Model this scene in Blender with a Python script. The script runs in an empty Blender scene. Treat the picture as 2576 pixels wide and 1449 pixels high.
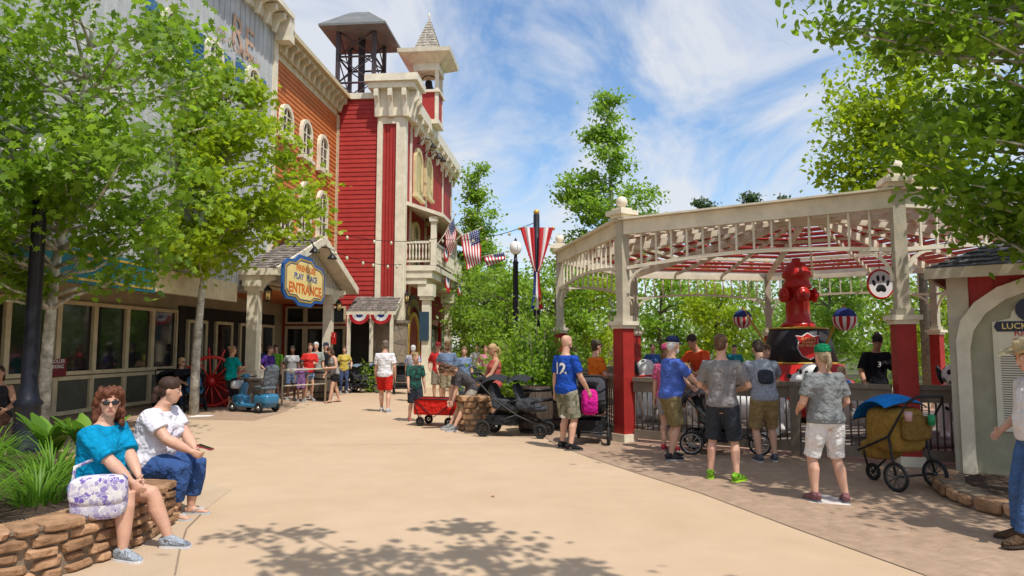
import bpy, math, random
import numpy as np
from mathutils import Vector as V, Matrix as M
R=math.radians; sin,cos,pi=math.sin,math.cos,math.pi
rnd=random.Random(11)
S=bpy.context.scene; C=S.collection
Fp=1717.; PT=R(4.86); cP,sP=cos(PT),sin(PT); CH=1.68
def ray(px,py): v=(724.5-py)/Fp; return V(((px-1288)/Fp,cP-v*sP,sP+v*cP))
def at(px,py,Y): d=ray(px,py); return V((0,0,CH))+d*(Y/d.y)
def gp(px,py,z=0.): d=ray(px,py); return V((0,0,CH))+d*((z-CH)/d.z)
# ---------------------------------------------------------------- materials
def nn(m): return (lambda t:m.node_tree.nodes.new('ShaderNode'+t)), m.node_tree.links.new, m.node_tree.nodes['Principled BSDF']
def mixc(n,L,f,a,b):
    x=n('Mix'); x.data_type='RGBA'
    for s,i in((f,0),(a,6),(b,7)):
        if hasattr(s,'links'): L(s,x.inputs[i])
        else: x.inputs[i].default_value=s if i==0 else (*s[:3],1)
    return x.outputs[2]
def ramp(n,L,src,a,b):
    r=n('MapRange'); r.inputs[1].default_value=a; r.inputs[2].default_value=b; L(src,r.inputs[0]); return r.outputs[0]
def noise(n,L,co,sc,det=3,dist=0.,ro=.6):
    t=n('TexNoise'); t.inputs['Scale'].default_value=sc; t.inputs['Detail'].default_value=det; t.inputs['Distortion'].default_value=dist; t.inputs['Roughness'].default_value=ro
    L(co,t.inputs['Vector']); return t.outputs['Fac']
def mat(name,c,rough=.65,var=.18,sc=5.,bump=0.,bsc=40.,metal=0.,rv=0.,spec=.3,c2=None,bd=.02):
    m=bpy.data.materials.new(name); m.use_nodes=True; n,L,b=nn(m)
    co=n('TexCoord').outputs['Object']; f=ramp(n,L,noise(n,L,co,sc),.3,.7)
    if rv:
        a=n('Attribute'); a.attribute_name='rnd'; x=n('Mix'); x.inputs[0].default_value=rv; L(f,x.inputs[2]); L(a.outputs['Fac'],x.inputs[3]); f=x.outputs[0]
    lo=[q*(1-var) for q in c]; hi=[min(1,q*(1+var)) for q in (c2 or c)]
    L(mixc(n,L,f,lo,hi),b.inputs['Base Color'])
    b.inputs['Roughness'].default_value=rough; b.inputs['Metallic'].default_value=metal; b.inputs['Specular IOR Level'].default_value=spec
    if bump:
        bp=n('Bump'); bp.inputs['Strength'].default_value=bump; bp.inputs['Distance'].default_value=bd
        L(noise(n,L,co,bsc,2),bp.inputs['Height']); L(bp.outputs[0],b.inputs['Normal'])
    return m
_fc={}
def fab(c,sc=9.):
    k=tuple(c)
    if k not in _fc: _fc[k]=mat('fabric',c,.85,.14,14,1.,sc,spec=.15,bd=.06)
    return _fc[k]
_pc={}
def pnt(c,rough=.45,metal=0.):
    k=(tuple(c),rough,metal)
    if k not in _pc: _pc[k]=mat('paint',c,rough,.1,3,0,60,metal)
    return _pc[k]
def leafmat(name,dk,lt,tr=2.2,fac=.4):
    m=bpy.data.materials.new(name); m.use_nodes=True; n,L,b=nn(m)
    a=n('Attribute'); a.attribute_name='rnd'; co=n('TexCoord').outputs['Object']
    big=ramp(n,L,noise(n,L,co,.9,1),.35,.65); x=n('Mix'); x.inputs[0].default_value=.4; L(a.outputs['Fac'],x.inputs[2]); L(big,x.inputs[3])
    c=mixc(n,L,x.outputs[0],dk,lt); L(c,b.inputs['Base Color']); b.inputs['Roughness'].default_value=.45; b.inputs['Specular IOR Level'].default_value=.3
    t=n('BsdfTranslucent'); L(mixc(n,L,x.outputs[0],[q*tr for q in dk],[q*tr for q in lt]),t.inputs[0])
    ms=n('MixShader'); ms.inputs[0].default_value=fac; L(b.outputs[0],ms.inputs[1]); L(t.outputs[0],ms.inputs[2]); L(ms.outputs[0],m.node_tree.nodes['Material Output'].inputs[0]); return m
def vormat(name,cols,sc,edge=None,ew=.04,rough=.8,bump=.5,var=.2,rand=1.,warp=0.):
    m=bpy.data.materials.new(name); m.use_nodes=True; n,L,b=nn(m); co=n('TexCoord').outputs['Object']
    if warp:
        wn=n('TexNoise'); wn.inputs['Scale'].default_value=sc*1.6; wn.inputs['Detail'].default_value=2; L(co,wn.inputs['Vector']); va=n('VectorMath'); va.operation='SCALE'; va.inputs['Scale'].default_value=warp; L(wn.outputs['Color'],va.inputs[0]); vb=n('VectorMath'); L(co,vb.inputs[0]); L(va.outputs[0],vb.inputs[1]); cw=vb.outputs[0]
    else: cw=co
    v=n('TexVoronoi'); v.inputs['Scale'].default_value=sc; v.inputs['Randomness'].default_value=rand; L(cw,v.inputs['Vector'])
    sx=n('SeparateColor'); L(v.outputs['Color'],sx.inputs[0]); r=n('ValToRGB'); L(sx.outputs[0],r.inputs[0]); e=r.color_ramp.elements
    for i,cc in enumerate(cols):
        p=i/max(1,len(cols)-1); q=e[0] if i==0 else (e[1] if i==len(cols)-1 else e.new(p)); q.position=p; q.color=(*cc,1)
    c=mixc(n,L,ramp(n,L,noise(n,L,co,sc*3),.25,.75),(1-var,)*3,(1,1,1)); mm=n('Mix'); mm.data_type='RGBA'; mm.blend_type='MULTIPLY'; mm.inputs[0].default_value=1
    L(r.outputs[0],mm.inputs[6]); L(c,mm.inputs[7]); col=mm.outputs[2]
    if edge:
        w=n('TexVoronoi'); w.feature='DISTANCE_TO_EDGE'; w.inputs['Scale'].default_value=sc; w.inputs['Randomness'].default_value=rand; L(cw,w.inputs['Vector'])
        f=ramp(n,L,w.outputs['Distance'],0,ew); col=mixc(n,L,f,edge,col)
        if bump:
            bp=n('Bump'); bp.inputs['Strength'].default_value=bump; bp.inputs['Distance'].default_value=.03; L(f,bp.inputs['Height']); L(bp.outputs[0],b.inputs['Normal'])
    L(col,b.inputs['Base Color']); b.inputs['Roughness'].default_value=rough; b.inputs['Specular IOR Level'].default_value=.25; return m
WH=mat('cream_paint',(.72,.65,.50),.5,.14,3,.15,30); TAN=mat('tan_trim',(.56,.47,.30),.55,.14,4,.1,30); RED=mat('red_boards',(.38,.034,.028),.6,.2,3,.2,25,rv=.4)
ORG=mat('orange_boards',(.50,.155,.045),.65,.2,2,.2,25,rv=.4); GRY=mat('grey_boards',(.46,.47,.47),.7,.2,1.5,.3,20,rv=.3); BLK=mat('black_metal',(.012,.012,.014),.4,.2,5,0,40,.3)
NAVY=mat('dark_pole_paint',(.012,.014,.022),.35,.2); DGLASS=mat('dark_glass',(.015,.017,.018),.06,.4,1.2,spec=.7); SHING=mat('wood_shingle',(.19,.16,.14),.85,.45,6,.5,30,rv=.8)
DSH=mat('dark_shingle',(.075,.07,.07),.85,.4,6,.4,30,rv=.8); STONEB=vormat('stone_base',[(.22,.17,.12),(.32,.25,.18),(.26,.22,.18),(.36,.29,.21)],2.6,(.2,.18,.15),.06)
FRED=mat('fire_red',(.52,.02,.014),.25,.1,2,spec=.5); PLASTIC=mat('black_plastic',(.018,.018,.02),.45,.25,8); RUB=mat('rubber',(.02,.02,.02),.8,.2); STEEL=mat('steel',(.45,.45,.46),.3,.1,5,metal=.8)
RAIL=mat('fence_brown',(.185,.145,.105),.6,.2,6,.15,30); TAUPE=mat('taupe_paint',(.46,.41,.31),.55,.15,4,.15,30); GOLD=mat('gold_paint',(.55,.36,.07),.4,.1,5,metal=.3)
BARK=mat('pale_bark',(.36,.33,.26),.85,.45,7,.6,14,c2=(.5,.48,.42)); BARKD=mat('grey_bark',(.14,.12,.09),.9,.4,8,.6,16); BLUE=mat('flag_blue',(.025,.045,.2),.8,.1); FR=mat('flag_red',(.5,.025,.03),.8,.1); FW=mat('flag_white',(.78,.76,.74),.8,.06)
ROCK=mat('field_stone',(.185,.092,.045),.9,.35,7,1.,16,rv=.55,c2=(.44,.26,.145)); MORT=mat('mortar',(.22,.165,.115),.95,.3,12,.5,30); SOIL=mat('mulch',(.055,.035,.024),.95,.5,14,1.,30)
WOODB=mat('barrel_wood',(.085,.063,.047),.75,.35,6,.3,30,rv=.5); SIGNC=mat('sign_cream',(.80,.62,.24),.5,.06); SIGNB=mat('sign_blue',(.02,.10,.32),.4,.1); SIGNO=mat('sign_orange',(.66,.13,.01),.5,.05); TEXTD=mat('dark_lettering',(.03,.03,.05),.6,.05)
WTXT=mat('white_lettering',(.75,.75,.73),.6,.03); GLOBE=mat('white_globe',(.82,.80,.74),.25,.03,spec=.5); BULB=mat('bulb_glass',(.6,.55,.4),.15,.05,spec=.6)
# ---------------------------------------------------------------- mesh builder
def sg(x,e): return math.copysign(abs(x)**e,x)
class MB:
    def __init__(s): s.v=[];s.f=[];s.m=[];s.s=[];s.r=[];s.k=0
    def add(s,vs,fs,sm=0,r=None):
        o=len(s.v); s.v.extend([tuple(p) for p in vs]); s.f.extend([tuple(i+o for i in f) for f in fs]); n=len(fs); s.m+=[s.k]*n; s.s+=[sm]*n; s.r+=[rnd.random() if r is None else r]*n; return s
    def box(s,c,d,T=None):
        vs=[V((x*d[0]/2,y*d[1]/2,z*d[2]/2)) for x in(-1,1) for y in(-1,1) for z in(-1,1)]; c=V(c)
        vs=[(T@p if T else p)+c for p in vs]
        return s.add(vs,[(0,1,3,2),(4,6,7,5),(0,4,5,1),(2,3,7,6),(0,2,6,4),(1,5,7,3)])
    def bb(s,a,b,c,d,e,f): return s.box(((a+b)/2,(c+d)/2,(e+f)/2),(abs(b-a),abs(d-c),abs(f-e)))
    def beam(s,a,b,w,h,up=(0,0,1)):
        a=V(a);b=V(b);y=(b-a).normalized();x=y.cross(V(up)).normalized();z=x.cross(y); return s.box((a+b)/2,(w,(b-a).length,h),M((x,y,z)).transposed())
    def tube(s,pts,r,n=8,ref=None,sm=1):
        pts=[V(p) for p in pts]; L=len(pts); rs=list(r) if isinstance(r,(list,tuple)) and len(r)==L else [r]*L
        x=V(ref) if ref is not None else (pts[1]-pts[0]).orthogonal(); vs=[];fs=[]
        for i,p in enumerate(pts):
            t=(pts[min(i+1,L-1)]-pts[max(i-1,0)]).normalized(); x=x-t*x.dot(t)
            if x.length<1e-5: x=t.orthogonal()
            x.normalize(); y=t.cross(x); q=rs[i]; rx,ry=q if isinstance(q,(tuple,list)) else (q,q)
            for k in range(n): a=2*pi*k/n; vs.append(p+x*(cos(a)*rx)+y*(sin(a)*ry))
        s._strip(vs,L,n,sm); return s
    def _strip(s,vs,L,n,sm):
        fs=[]
        for i in range(L-1):
            for k in range(n): a=i*n+k;b=i*n+(k+1)%n; fs.append((a,b,b+n,a+n))
        fs.append(tuple(range(n-1,-1,-1))); fs.append(tuple((L-1)*n+k for k in range(n))); s.add(vs,fs,sm)
    def rings(s,rs,n=18,sm=1):
        vs=[]
        for c,ax,ay in rs:
            for k in range(n): a=2*pi*k/n; vs.append(c+ax*cos(a)+ay*sin(a))
        s._strip(vs,len(rs),n,sm); return s
    def lathe(s,prof,c=(0,0,0),n=16,T=None,sm=1,sc=(1,1)):
        c=V(c); vs=[]
        for r,z in prof:
            for k in range(n):
                a=2*pi*k/n; p=V((cos(a)*max(r,1e-4)*sc[0],sin(a)*max(r,1e-4)*sc[1],z)); vs.append((T@p if T else p)+c)
        s._strip(vs,len(prof),n,sm); return s
    def ell(s,c,r,T=None,n=12,k=8,e=1.,jit=0.,sm=1):
        if not isinstance(r,(tuple,list)): r=(r,)*3
        c=V(c); vs=[]; j=jit
        for i in range(k+1):
            b=-pi/2+pi*i/k
            for q in range(n):
                a=2*pi*q/n; p=V((sg(cos(a),e)*sg(cos(b),e)*r[0],sg(sin(a),e)*sg(cos(b),e)*r[1],sg(sin(b),e)*r[2]))
                if j and 0<i<k: p*=1+rnd.uniform(-j,j)
                vs.append((T@p if T else p)+c)
        s._strip(vs,k+1,n,sm); return s
    def prism(s,poly,fn,t,sm=0):
        n=len(poly); vs=[fn(a,b,0) for a,b in poly]+[fn(a,b,t) for a,b in poly]
        return s.add(vs,[tuple(range(n-1,-1,-1)),tuple(range(n,2*n))]+[(i,(i+1)%n,n+(i+1)%n,n+i) for i in range(n)],sm)
    def frame(s,out,inn,fn,t):
        n=len(out); vs=[fn(a,b,h) for P in(out,inn) for h in(0,t) for a,b in P]; fs=[]
        for i in range(n):
            j=(i+1)%n; fs+=[(n+i,n+j,3*n+j,3*n+i),(i,j,n+j,n+i),(2*n+j,2*n+i,3*n+i,3*n+j)]
        return s.add(vs,fs)
    def torus(s,c,Rr,r,ax=(1,0,0),n=20,k=8):
        c=V(c);ax=V(ax).normalized();x=ax.orthogonal().normalized();y=ax.cross(x);vs=[];fs=[]
        for i in range(n):
            a=2*pi*i/n; d=x*cos(a)+y*sin(a)
            for j in range(k): b=2*pi*j/k; vs.append(c+d*(Rr+r*cos(b))+ax*(r*sin(b)))
        for i in range(n):
            for j in range(k): A=i*k+j;B=i*k+(j+1)%k;i2=(i+1)%n; fs.append((A,i2*k+j,i2*k+(j+1)%k,B))
        return s.add(vs,fs,1)
    def grid(s,fn,nu,nv,sm=1,mi=None):
        vs=[fn(i/nu,j/nv) for i in range(nu+1) for j in range(nv+1)]
        if mi is None: return s.add(vs,[(i*(nv+1)+j,(i+1)*(nv+1)+j,(i+1)*(nv+1)+j+1,i*(nv+1)+j+1) for i in range(nu) for j in range(nv)],sm)
        k0=s.k; o=len(s.v); s.v.extend([tuple(p) for p in vs])
        for i in range(nu):
            for j in range(nv):
                a=o+i*(nv+1)+j; s.f.append((a,a+nv+1,a+nv+2,a+1)); s.m.append(mi(i,j)); s.s.append(sm); s.r.append(.5)
        return s
    def mesh(s,name,mats):
        me=bpy.data.meshes.new(name); me.from_pydata(s.v,[],s.f); mats=mats if isinstance(mats,(list,tuple)) else [mats]
        for q in mats: me.materials.append(q)
        me.polygons.foreach_set('material_index',s.m); me.polygons.foreach_set('use_smooth',[bool(q) for q in s.s])
        me.attributes.new('rnd','FLOAT','FACE').data.foreach_set('value',s.r); me.update(); return me
    def build(s,name,mats,parent=None,loc=None): return mk(name,s.mesh(name,mats),parent,loc)
def mk(name,me,parent=None,loc=None):
    o=bpy.data.objects.new(name,me); C.objects.link(o)
    if parent: o.parent=parent
    if loc is not None: o.location=loc
    return o
def tag(o,label,cat,group=None):
    o['label']=label;o['category']=cat
    if group:o['group']=group
    return o
def E(name,label,cat,loc=(0,0,0),rz=0,group=None):
    o=mk(name,None,None,loc); o.rotation_euler.z=rz; return tag(o,label,cat,group)
def struct(o,k='structure'): o['kind']=k; return o
def ev_mesh(o):
    dg=bpy.context.evaluated_depsgraph_get(); me=bpy.data.meshes.new_from_object(o.evaluated_get(dg)); bpy.data.objects.remove(o); return me
def blob(mb,name,mats,vox,parent=None,sm=2):
    me=bpy.data.meshes.new('t'); me.from_pydata(mb.v,[],mb.f); o=mk('t',me); r=o.modifiers.new('r','REMESH'); r.mode='VOXEL'; r.voxel_size=vox; r.use_smooth_shade=True
    if sm: q=o.modifiers.new('s','SMOOTH'); q.iterations=sm; q.factor=.5
    me=ev_mesh(o); me.name=name; me.materials.clear()
    for q in (mats if isinstance(mats,(list,tuple)) else [mats]): me.materials.append(q)
    me.polygons.foreach_set('use_smooth',[True]*len(me.polygons)); return mk(name,me,parent)
_tx={}
def text(st,size,al='CENTER',bold=.012,ls=1.):
    k=(st,size,al,bold,ls)
    if k not in _tx:
        cu=bpy.data.curves.new('t','FONT'); cu.body=st; cu.size=size; cu.align_x=al; cu.align_y='CENTER'; cu.offset=bold*size; cu.resolution_u=3; cu.space_line=ls
        me=ev_mesh(mk('t',cu)); _tx[k]=([tuple(v.co) for v in me.vertices],[tuple(p.vertices) for p in me.polygons])
    return _tx[k]
def puttext(name,st,size,m,parent,fn,**k):
    v,f=text(st,size,**k); b=MB(); b.add([fn(p[0],p[1]) for p in v],f); return b.build(name,m,parent)
# ---------------------------------------------------------------- people
SK=[mat('skin_light',(.58,.33,.23),.5,.08,9,.15,60),mat('skin_tan',(.46,.24,.145),.5,.08,9,.15,60),mat('skin_brown',(.17,.08,.05),.5,.08,9,.15,60)]
EYEW=pnt((.7,.7,.68),.2); EYED=pnt((.03,.02,.015),.2); LIP=pnt((.40,.12,.10),.5); LENS=mat('sunglass_lens',(.008,.008,.01),.08,.1,spec=.7)
TS=[(-.14,.09,.08,0),(-.07,.165,.118,-.005),(0,.172,.125,-.008),(.09,.152,.113,0),(.19,.15,.112,.005),(.31,.165,.12,.008),(.40,.172,.112,0),(.46,.155,.088,-.005),(.505,.10,.07,-.01),(.54,.062,.06,-.008),(.60,.055,.058,.01)]
HD=[(-.118,.025,.025,.052),(-.1,.045,.05,.037),(-.07,.058,.072,.022),(-.03,.068,.086,.008),(.02,.074,.093,0),(.06,.074,.094,-.004),(.095,.062,.08,-.006),(.117,.036,.048,-.008),(.122,.01,.014,-.008)]
def ik(a,b,l1,l2,pole):
    d=b-a; L=d.length; mx=(l1+l2)*.998
    if L>mx: b=a+d*(mx/L); L=mx; d=b-a
    t=d/L; ca=max(-1,min(1,(l1*l1+L*L-l2*l2)/(2*l1*L))); p=V(pole); p=p-t*p.dot(t); p.normalize()
    return a+t*(l1*ca)+p*(l1*math.sqrt(1-ca*ca)),b
def hand(mb,w,d,n,side,curl,fr):
    n=(n-d*n.dot(d)).normalized(); lat=d.cross(n); th=lat*side
    mb.tube([w-d*.02,w+d*.02,w+d*.06,w+d*.092,w+d*.1],[(.026,.02),(.03,.018),(.041,.016),(.04,.013),(.034,.008)],10,ref=lat)
    for i,(l,off) in enumerate(((.068,.031),(.078,.0105),(.072,-.0105),(.056,-.031))):
        b=w+d*(.082 if i in(0,3) else .088)+th*off; c=curl*(1+.08*i); p=[b]; a=c*.6
        for q in(.45,.32,.25): p.append(p[-1]+(d*cos(a)+n*sin(a)+th*(off*.9))*(l*q)); a+=c
        mb.tube(p,[fr,fr*.97,fr*.9,fr*.7],7)
    b=w+d*.022+th*.028; p=[b,b+(d*.55+th*.8+n*.25).normalized()*.036,b+(d*.7+th*.62+n*.45).normalized()*.066,b+(d*.8+th*.45+n*.6).normalized()*.086]; mb.tube(p,[fr*1.25,fr*1.15,fr,fr*.7],7)
def person(label,loc,hd,H=1.75,g=1.,fem=0,pelvis=(0,0,.95),lean=0,tw=0,hands=None,poles=None,feet=None,fy=(8,-8),skin=0,shirt=((.3,.3,.3),.5,-.1),bot=((.2,.2,.2),.9,1.1),shoe=(.3,.3,.3),sole=(.6,.6,.6),hair=('short',(.06,.04,.025)),cap=None,gl=0,beard=None,hy=0,hp=None,curl=.35,vox=.0105,belly=0.,hs=1.,palm=None,flip=None,kp=None,group=None):
    s=H/1.75; pv=V(pelvis); ln=R(lean); cat='person'
    ST=[(pv.copy(),0.)]
    for i in range(45):
        t=i*.015; a=ln*min(1,max(0,(t+.02)/.22)); ST.append((ST[-1][0]+V((0,sin(a),cos(a)))*.015,a))
    def sp(t):
        if t<=0: return pv+V((0,0,t)),0.
        f=t/.015; i=min(int(f),44); p,a=ST[i]; q,b=ST[i+1]; k=f-i; return p.lerp(q,k),a*(1-k)+b*k
    def ax(t): q=R(tw)*max(0,min(1,t/.4)); return V((cos(q),sin(q),0))
    def ring(t,o=0.,oy=None,mnx=0):
        for i in range(len(TS)-1):
            if TS[i][0]<=t<=TS[i+1][0]: break
        A,B=TS[i],TS[i+1]; k=(t-A[0])/(B[0]-A[0]); rx,ry,fw=[A[j]+(B[j]-A[j])*k for j in(1,2,3)]
        gg=g if t<.42 else 1+(g-1)*.35
        if fem: rx*= .93 if t>.25 else (.9 if .05<t<.25 else 1.02)
        bl=belly*math.exp(-((t-.12)/.13)**2); ry=ry*gg+bl*.6; rx=max(rx*gg,mnx); fw+=bl*.6
        p,a=sp(t); d=V((0,cos(a),-sin(a))); x=ax(t); d=(d-x*d.dot(x)).normalized(); return (p+d*fw,x*(rx+o),d*(ry+(o if oy is None else oy)))
    ga=1+(g-1)*.7; body=MB(); body.rings([ring(t) for t,*_ in TS])
    sw=(.165 if fem else .182)*(1+(g-1)*.25); arm=[];leg=[]
    hands=hands or ((-.27,.04,.80),(.27,.04,.80)); poles=poles or ((-.5,-1,-.2),(.5,-1,-.2)); feet=feet or ((-.1,0.04,.08),(.11,-.03,.08))
    fr=.0085 if vox<.0095 else .0098
    for k,sd in((0,-1),(1,1)):
        p,a=sp(.45); x=ax(.45); b=p+x*(sd*sw); inn=p+x*(sd*(sw-.09))+V((0,0,-.01)); e,w=ik(b,V(hands[k]),.29,.255,poles[k]); arm.append((inn,b,e,w))
        fd=(w-e).normalized()
        body.tube([inn,b,b.lerp(e,.3),b.lerp(e,.75),e,e.lerp(w,.28),e.lerp(w,.7),w,w+fd*.02],[.06*ga,.058*ga,.053*ga,.043*ga,.04*ga,.043*ga,.034*ga,.026,.025],12)
        pn=V(palm[k]) if palm else -x*sd+V((0,-.2,0)); hand(body,w,fd,pn,sd,curl,fr)
        hp_=pv+V((sd*.088,0,-.05)); kn,an=ik(hp_,V(feet[k]),.42,.42,(kp[k] if kp else (sd*.12,1,.0))); leg.append((hp_,kn,an))
        kd=(an-kn).normalized(); bk=V((0,-1,0)); bk=(bk-kd*bk.dot(kd))
        body.tube([hp_+(hp_-kn).normalized()*.05,hp_,hp_.lerp(kn,.35),hp_.lerp(kn,.8),kn,kn.lerp(an,.12),kn.lerp(an,.33)+bk*.014,kn.lerp(an,.7),an,an+kd*.05],[.075*g,.093*g,.084*g,.062*ga,.056*ga,.052*ga,.058*ga,.042*ga,.035,.033],14)
        q=R(fy[k]); f=V((-sin(q),cos(q),0)); lx=V((cos(q),sin(q),0)); g0=V((an.x,an.y,an.z-.08))
        body.tube([g0+f*-.05+V((0,0,.035)),g0+f*.0+V((0,0,.045)),g0+f*.08+V((0,0,.034)),g0+f*.15+V((0,0,.024)),g0+f*.18+V((0,0,.02))],[(.024,.03),(.03,.04),(.036,.03),(.038,.018),(.03,.013)],10,ref=lx)
    if fem:
        for sd in(-1,1): c,x,d=ring(.33); body.ell(c+x.normalized()*sd*.072*g+d*.62,(.062*g,.055*g,.06*g))
    hpd=lean*.45 if hp is None else hp
    nb,na=sp(.585); HM=M.Rotation(R(hy),3,'Z')@M.Rotation(R(-hpd),3,'X'); up=HM@V((0,0,1)); hc=nb+V((0,sin(na)*.04+.022,cos(na)*.03))+up*.09*hs
    hx=lambda p: hc+HM@(V(p)*hs)
    body.tube([sp(.52)[0],nb,hx((0,-.012,-.06)),hx((0,0,0))],[.06,.056,.056,.05],12)
    body.rings([(hx((0,fw,z)),HM@V((rx*hs,0,0)),HM@V((0,ry*hs,0))) for z,rx,ry,fw in HD])
    body.tube([hx((0,.085,.018)),hx((0,.1,-.012)),hx((0,.108,-.03)),hx((0,.09,-.04))],[.007*hs,.011*hs,.014*hs,.012*hs],8)
    for sd in(-1,1): body.ell(hx((sd*.074,-.004,-.008)),(.012*hs,.02*hs,.031*hs),HM)
    root=blob(body,'person',SK[skin],vox,None,1); root.data.name='body'; tag(root,label,cat,group); root.location=loc; root.rotation_euler.z=R(hd-90); root.scale=(s,s,s)
    for sd in(-1,1):
        b=MB(); b.ell(hx((sd*.031,.079,.006)),(.014*hs,.0085*hs,.008*hs),HM,8,6); b.k=1; b.ell(hx((sd*.031,.0855,.006)),(.006*hs,.004*hs,.0065*hs),HM,8,6); b.build('eye',[EYEW,EYED],root)
        b=MB(); b.ell(hx((sd*.033,.084,.03)),(.019*hs,.006*hs,.004*hs),HM,8,4); b.build('eyebrow',pnt([q*.7 for q in hair[1]],.8),root)
    b=MB(); b.ell(hx((0,.092,-.064)),(.023*hs,.008*hs,.007*hs),HM,10,6); b.build('mouth',LIP,root)
    st,hcol=hair; hm=mat('hair',hcol,.6,.35,30,.5,60) if ('h',hcol) not in _fc else _fc[('h',hcol)]; _fc[('h',hcol)]=hm
    if st!='bald':
        b=MB(); E2=lambda p,r: b.ell(hx(p),tuple(q*hs for q in r),HM)
        E2((0,-.012,.05),(.086,.105,.085)); E2((0,-.045,0),(.076,.068,.09))
        if st in('long','curly'): E2((0,-.06,-.07),(.085,.055,.11)); [E2((sd*.068,-.03,-.05),(.026,.05,.1)) for sd in(-1,1)]
        if st=='pony': E2((0,-.13,.0),(.03,.035,.035)); E2((0,-.145,-.07),(.03,.03,.075)); E2((0,-.12,-.14),(.022,.022,.05))
        if st=='bun': E2((0,-.115,.075),(.045,.045,.045))
        if st=='tied': E2((0,-.02,.06),(.09,.108,.083)); E2((0,-.115,-.02),(.045,.05,.05)); E2((0,-.13,-.09),(.035,.035,.06))
        if st=='curly':
            for i in range(170):
                a=rnd.uniform(0,2*pi); z=rnd.uniform(-.2,.125); rr=(.105 if z<.05 else .105*math.sqrt(max(.05,1-((z-.05)/.09)**2)))*rnd.uniform(.92,1.12)
                if sin(a)>.42 and z<.075: continue
                E2((cos(a)*rr,sin(a)*rr-.022,z),(.02,.02,.03))
        blob(b,'hair',hm,.0085 if st=='curly' else .012,root,1)
    if beard:
        b=MB(); b.ell(hx((0,.045,-.09)),(.053*hs,.052*hs,.04*hs),HM); b.ell(hx((0,.03,-.07)),(.064*hs,.05*hs,.035*hs),HM); b.ell(hx((0,.094,-.05)),(.026*hs,.008*hs,.005*hs),HM); blob(b,'beard',pnt(beard,.9),.009,root,1)
    if cap:
        b=MB(); T=HM
        if cap[0]=='cowboy':
            b.grid(lambda u,v:hx(((.07+.13*v)*cos(u*2*pi),(.085+.13*v)*sin(u*2*pi),.06+.045*abs(cos(u*2*pi))**2*v)),28,4); b.lathe([(.095,.05),(.1,.07),(.092,.13),(.08,.17),(.04,.16),(.0,.15)],hx((0,-.008,0)),20,HM,1,(.88*hs,1.08*hs))
        else:
            b.lathe([(.084,.0),(.089,.02),(.086,.05),(.072,.08),(.045,.098),(0,.104)],hx((0,-.012,.045)),20,HM,1,(hs,1.2*hs)); sg_=-1 if cap[0]=='back' else 1
            for zo in(.055,.049): b.grid(lambda u,v:hx(((u-.5)*.16*(1-.25*v*v),sg_*(.082+.085*v*(1-(2*u-1)**2*.35))-.006,zo-.02*v-.035*(2*u-1)**2)),8,4)
        b.build('hat' if cap[0]=='cowboy' else 'cap',fab(cap[1],40),root)
    if gl:
        b=MB()
        for sd in(-1,1): b.ell(hx((sd*.034,.094,.004)),(.03*hs,.008*hs,.021*hs),HM@M.Rotation(R(-12*sd),3,'Z'),12,6,.7); b.tube([hx((sd*.062,.084,.01)),hx((sd*.078,.0,.008))],.004*hs,6)
        b.tube([hx((-.02,.1,.01)),hx((.02,.1,.01))],.004*hs,6); b.build('sunglasses',LENS,root)
    if shirt:
        col,sl,hem=shirt; b=MB(); o=.017; ts=[hem,hem+.02]+[t for t in(-.04,0,.05,.1,.15,.2,.26,.31,.36,.40,.44,.47) if t>hem+.03]
        rs=[ring(t,o+(.006 if t<.02 else 0),None,.15*g) for t in ts]; tank=sl==0
        rs+= [ring(.50,.004)] if tank else [ring(.49,.012),ring(.512,.008)]
        b.rings(rs,22)
        if fem:
            for sd in(-1,1): c,x,d=ring(.33); b.ell(c+x.normalized()*sd*.072*g+d*.64,(.075*g,.068*g,.072*g))
        if not tank:
            for inn,p,e,w in arm:
                f=min(1,sl*1.25)
                if sl<=.8: b.tube([inn,p,p.lerp(e,f*.5),p.lerp(e,f)],[.072*ga,.074*ga,.072*ga,.070*ga],14)
                else: b.tube([inn,p,p.lerp(e,.5),e,e.lerp(w,.5),w],[.072*ga,.074*ga,.065*ga,.058*ga,.05*ga,.04],14)
        blob(b,'shirt',fab(col),.013,root,2)
    if bot:
        col,ll,lo=bot; b=MB(); b.rings([ring(t,.011,None,.14*g) for t in(-.13,-.1,-.06,-.02,.02,.06,.085)],20)
        for hp_,kn,an in leg:
            P=[hp_+(hp_-kn).normalized()*.03,hp_,hp_.lerp(kn,.4)]; Q=[.09*g*lo,.103*g*lo,.096*g*lo]; wide=lo>1.05
            if ll<=1: P+=[hp_.lerp(kn,max(.45,ll*.75)),hp_.lerp(kn,ll)]; Q+=[(.088 if wide else .078)*g*lo]*2
            else: P+=[hp_.lerp(kn,.8),kn,kn.lerp(an,min(.3,(ll-1)*.5)),kn.lerp(an,ll-1)]; Q+=[.076*g*lo,.068*g*lo,.066*g*lo,(.058 if ll>1.7 else .056)*ga*lo]
            b.tube(P,Q,16)
        blob(b,'trousers' if ll>1.2 else 'shorts',fab(col),.013,root,2)
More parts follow.
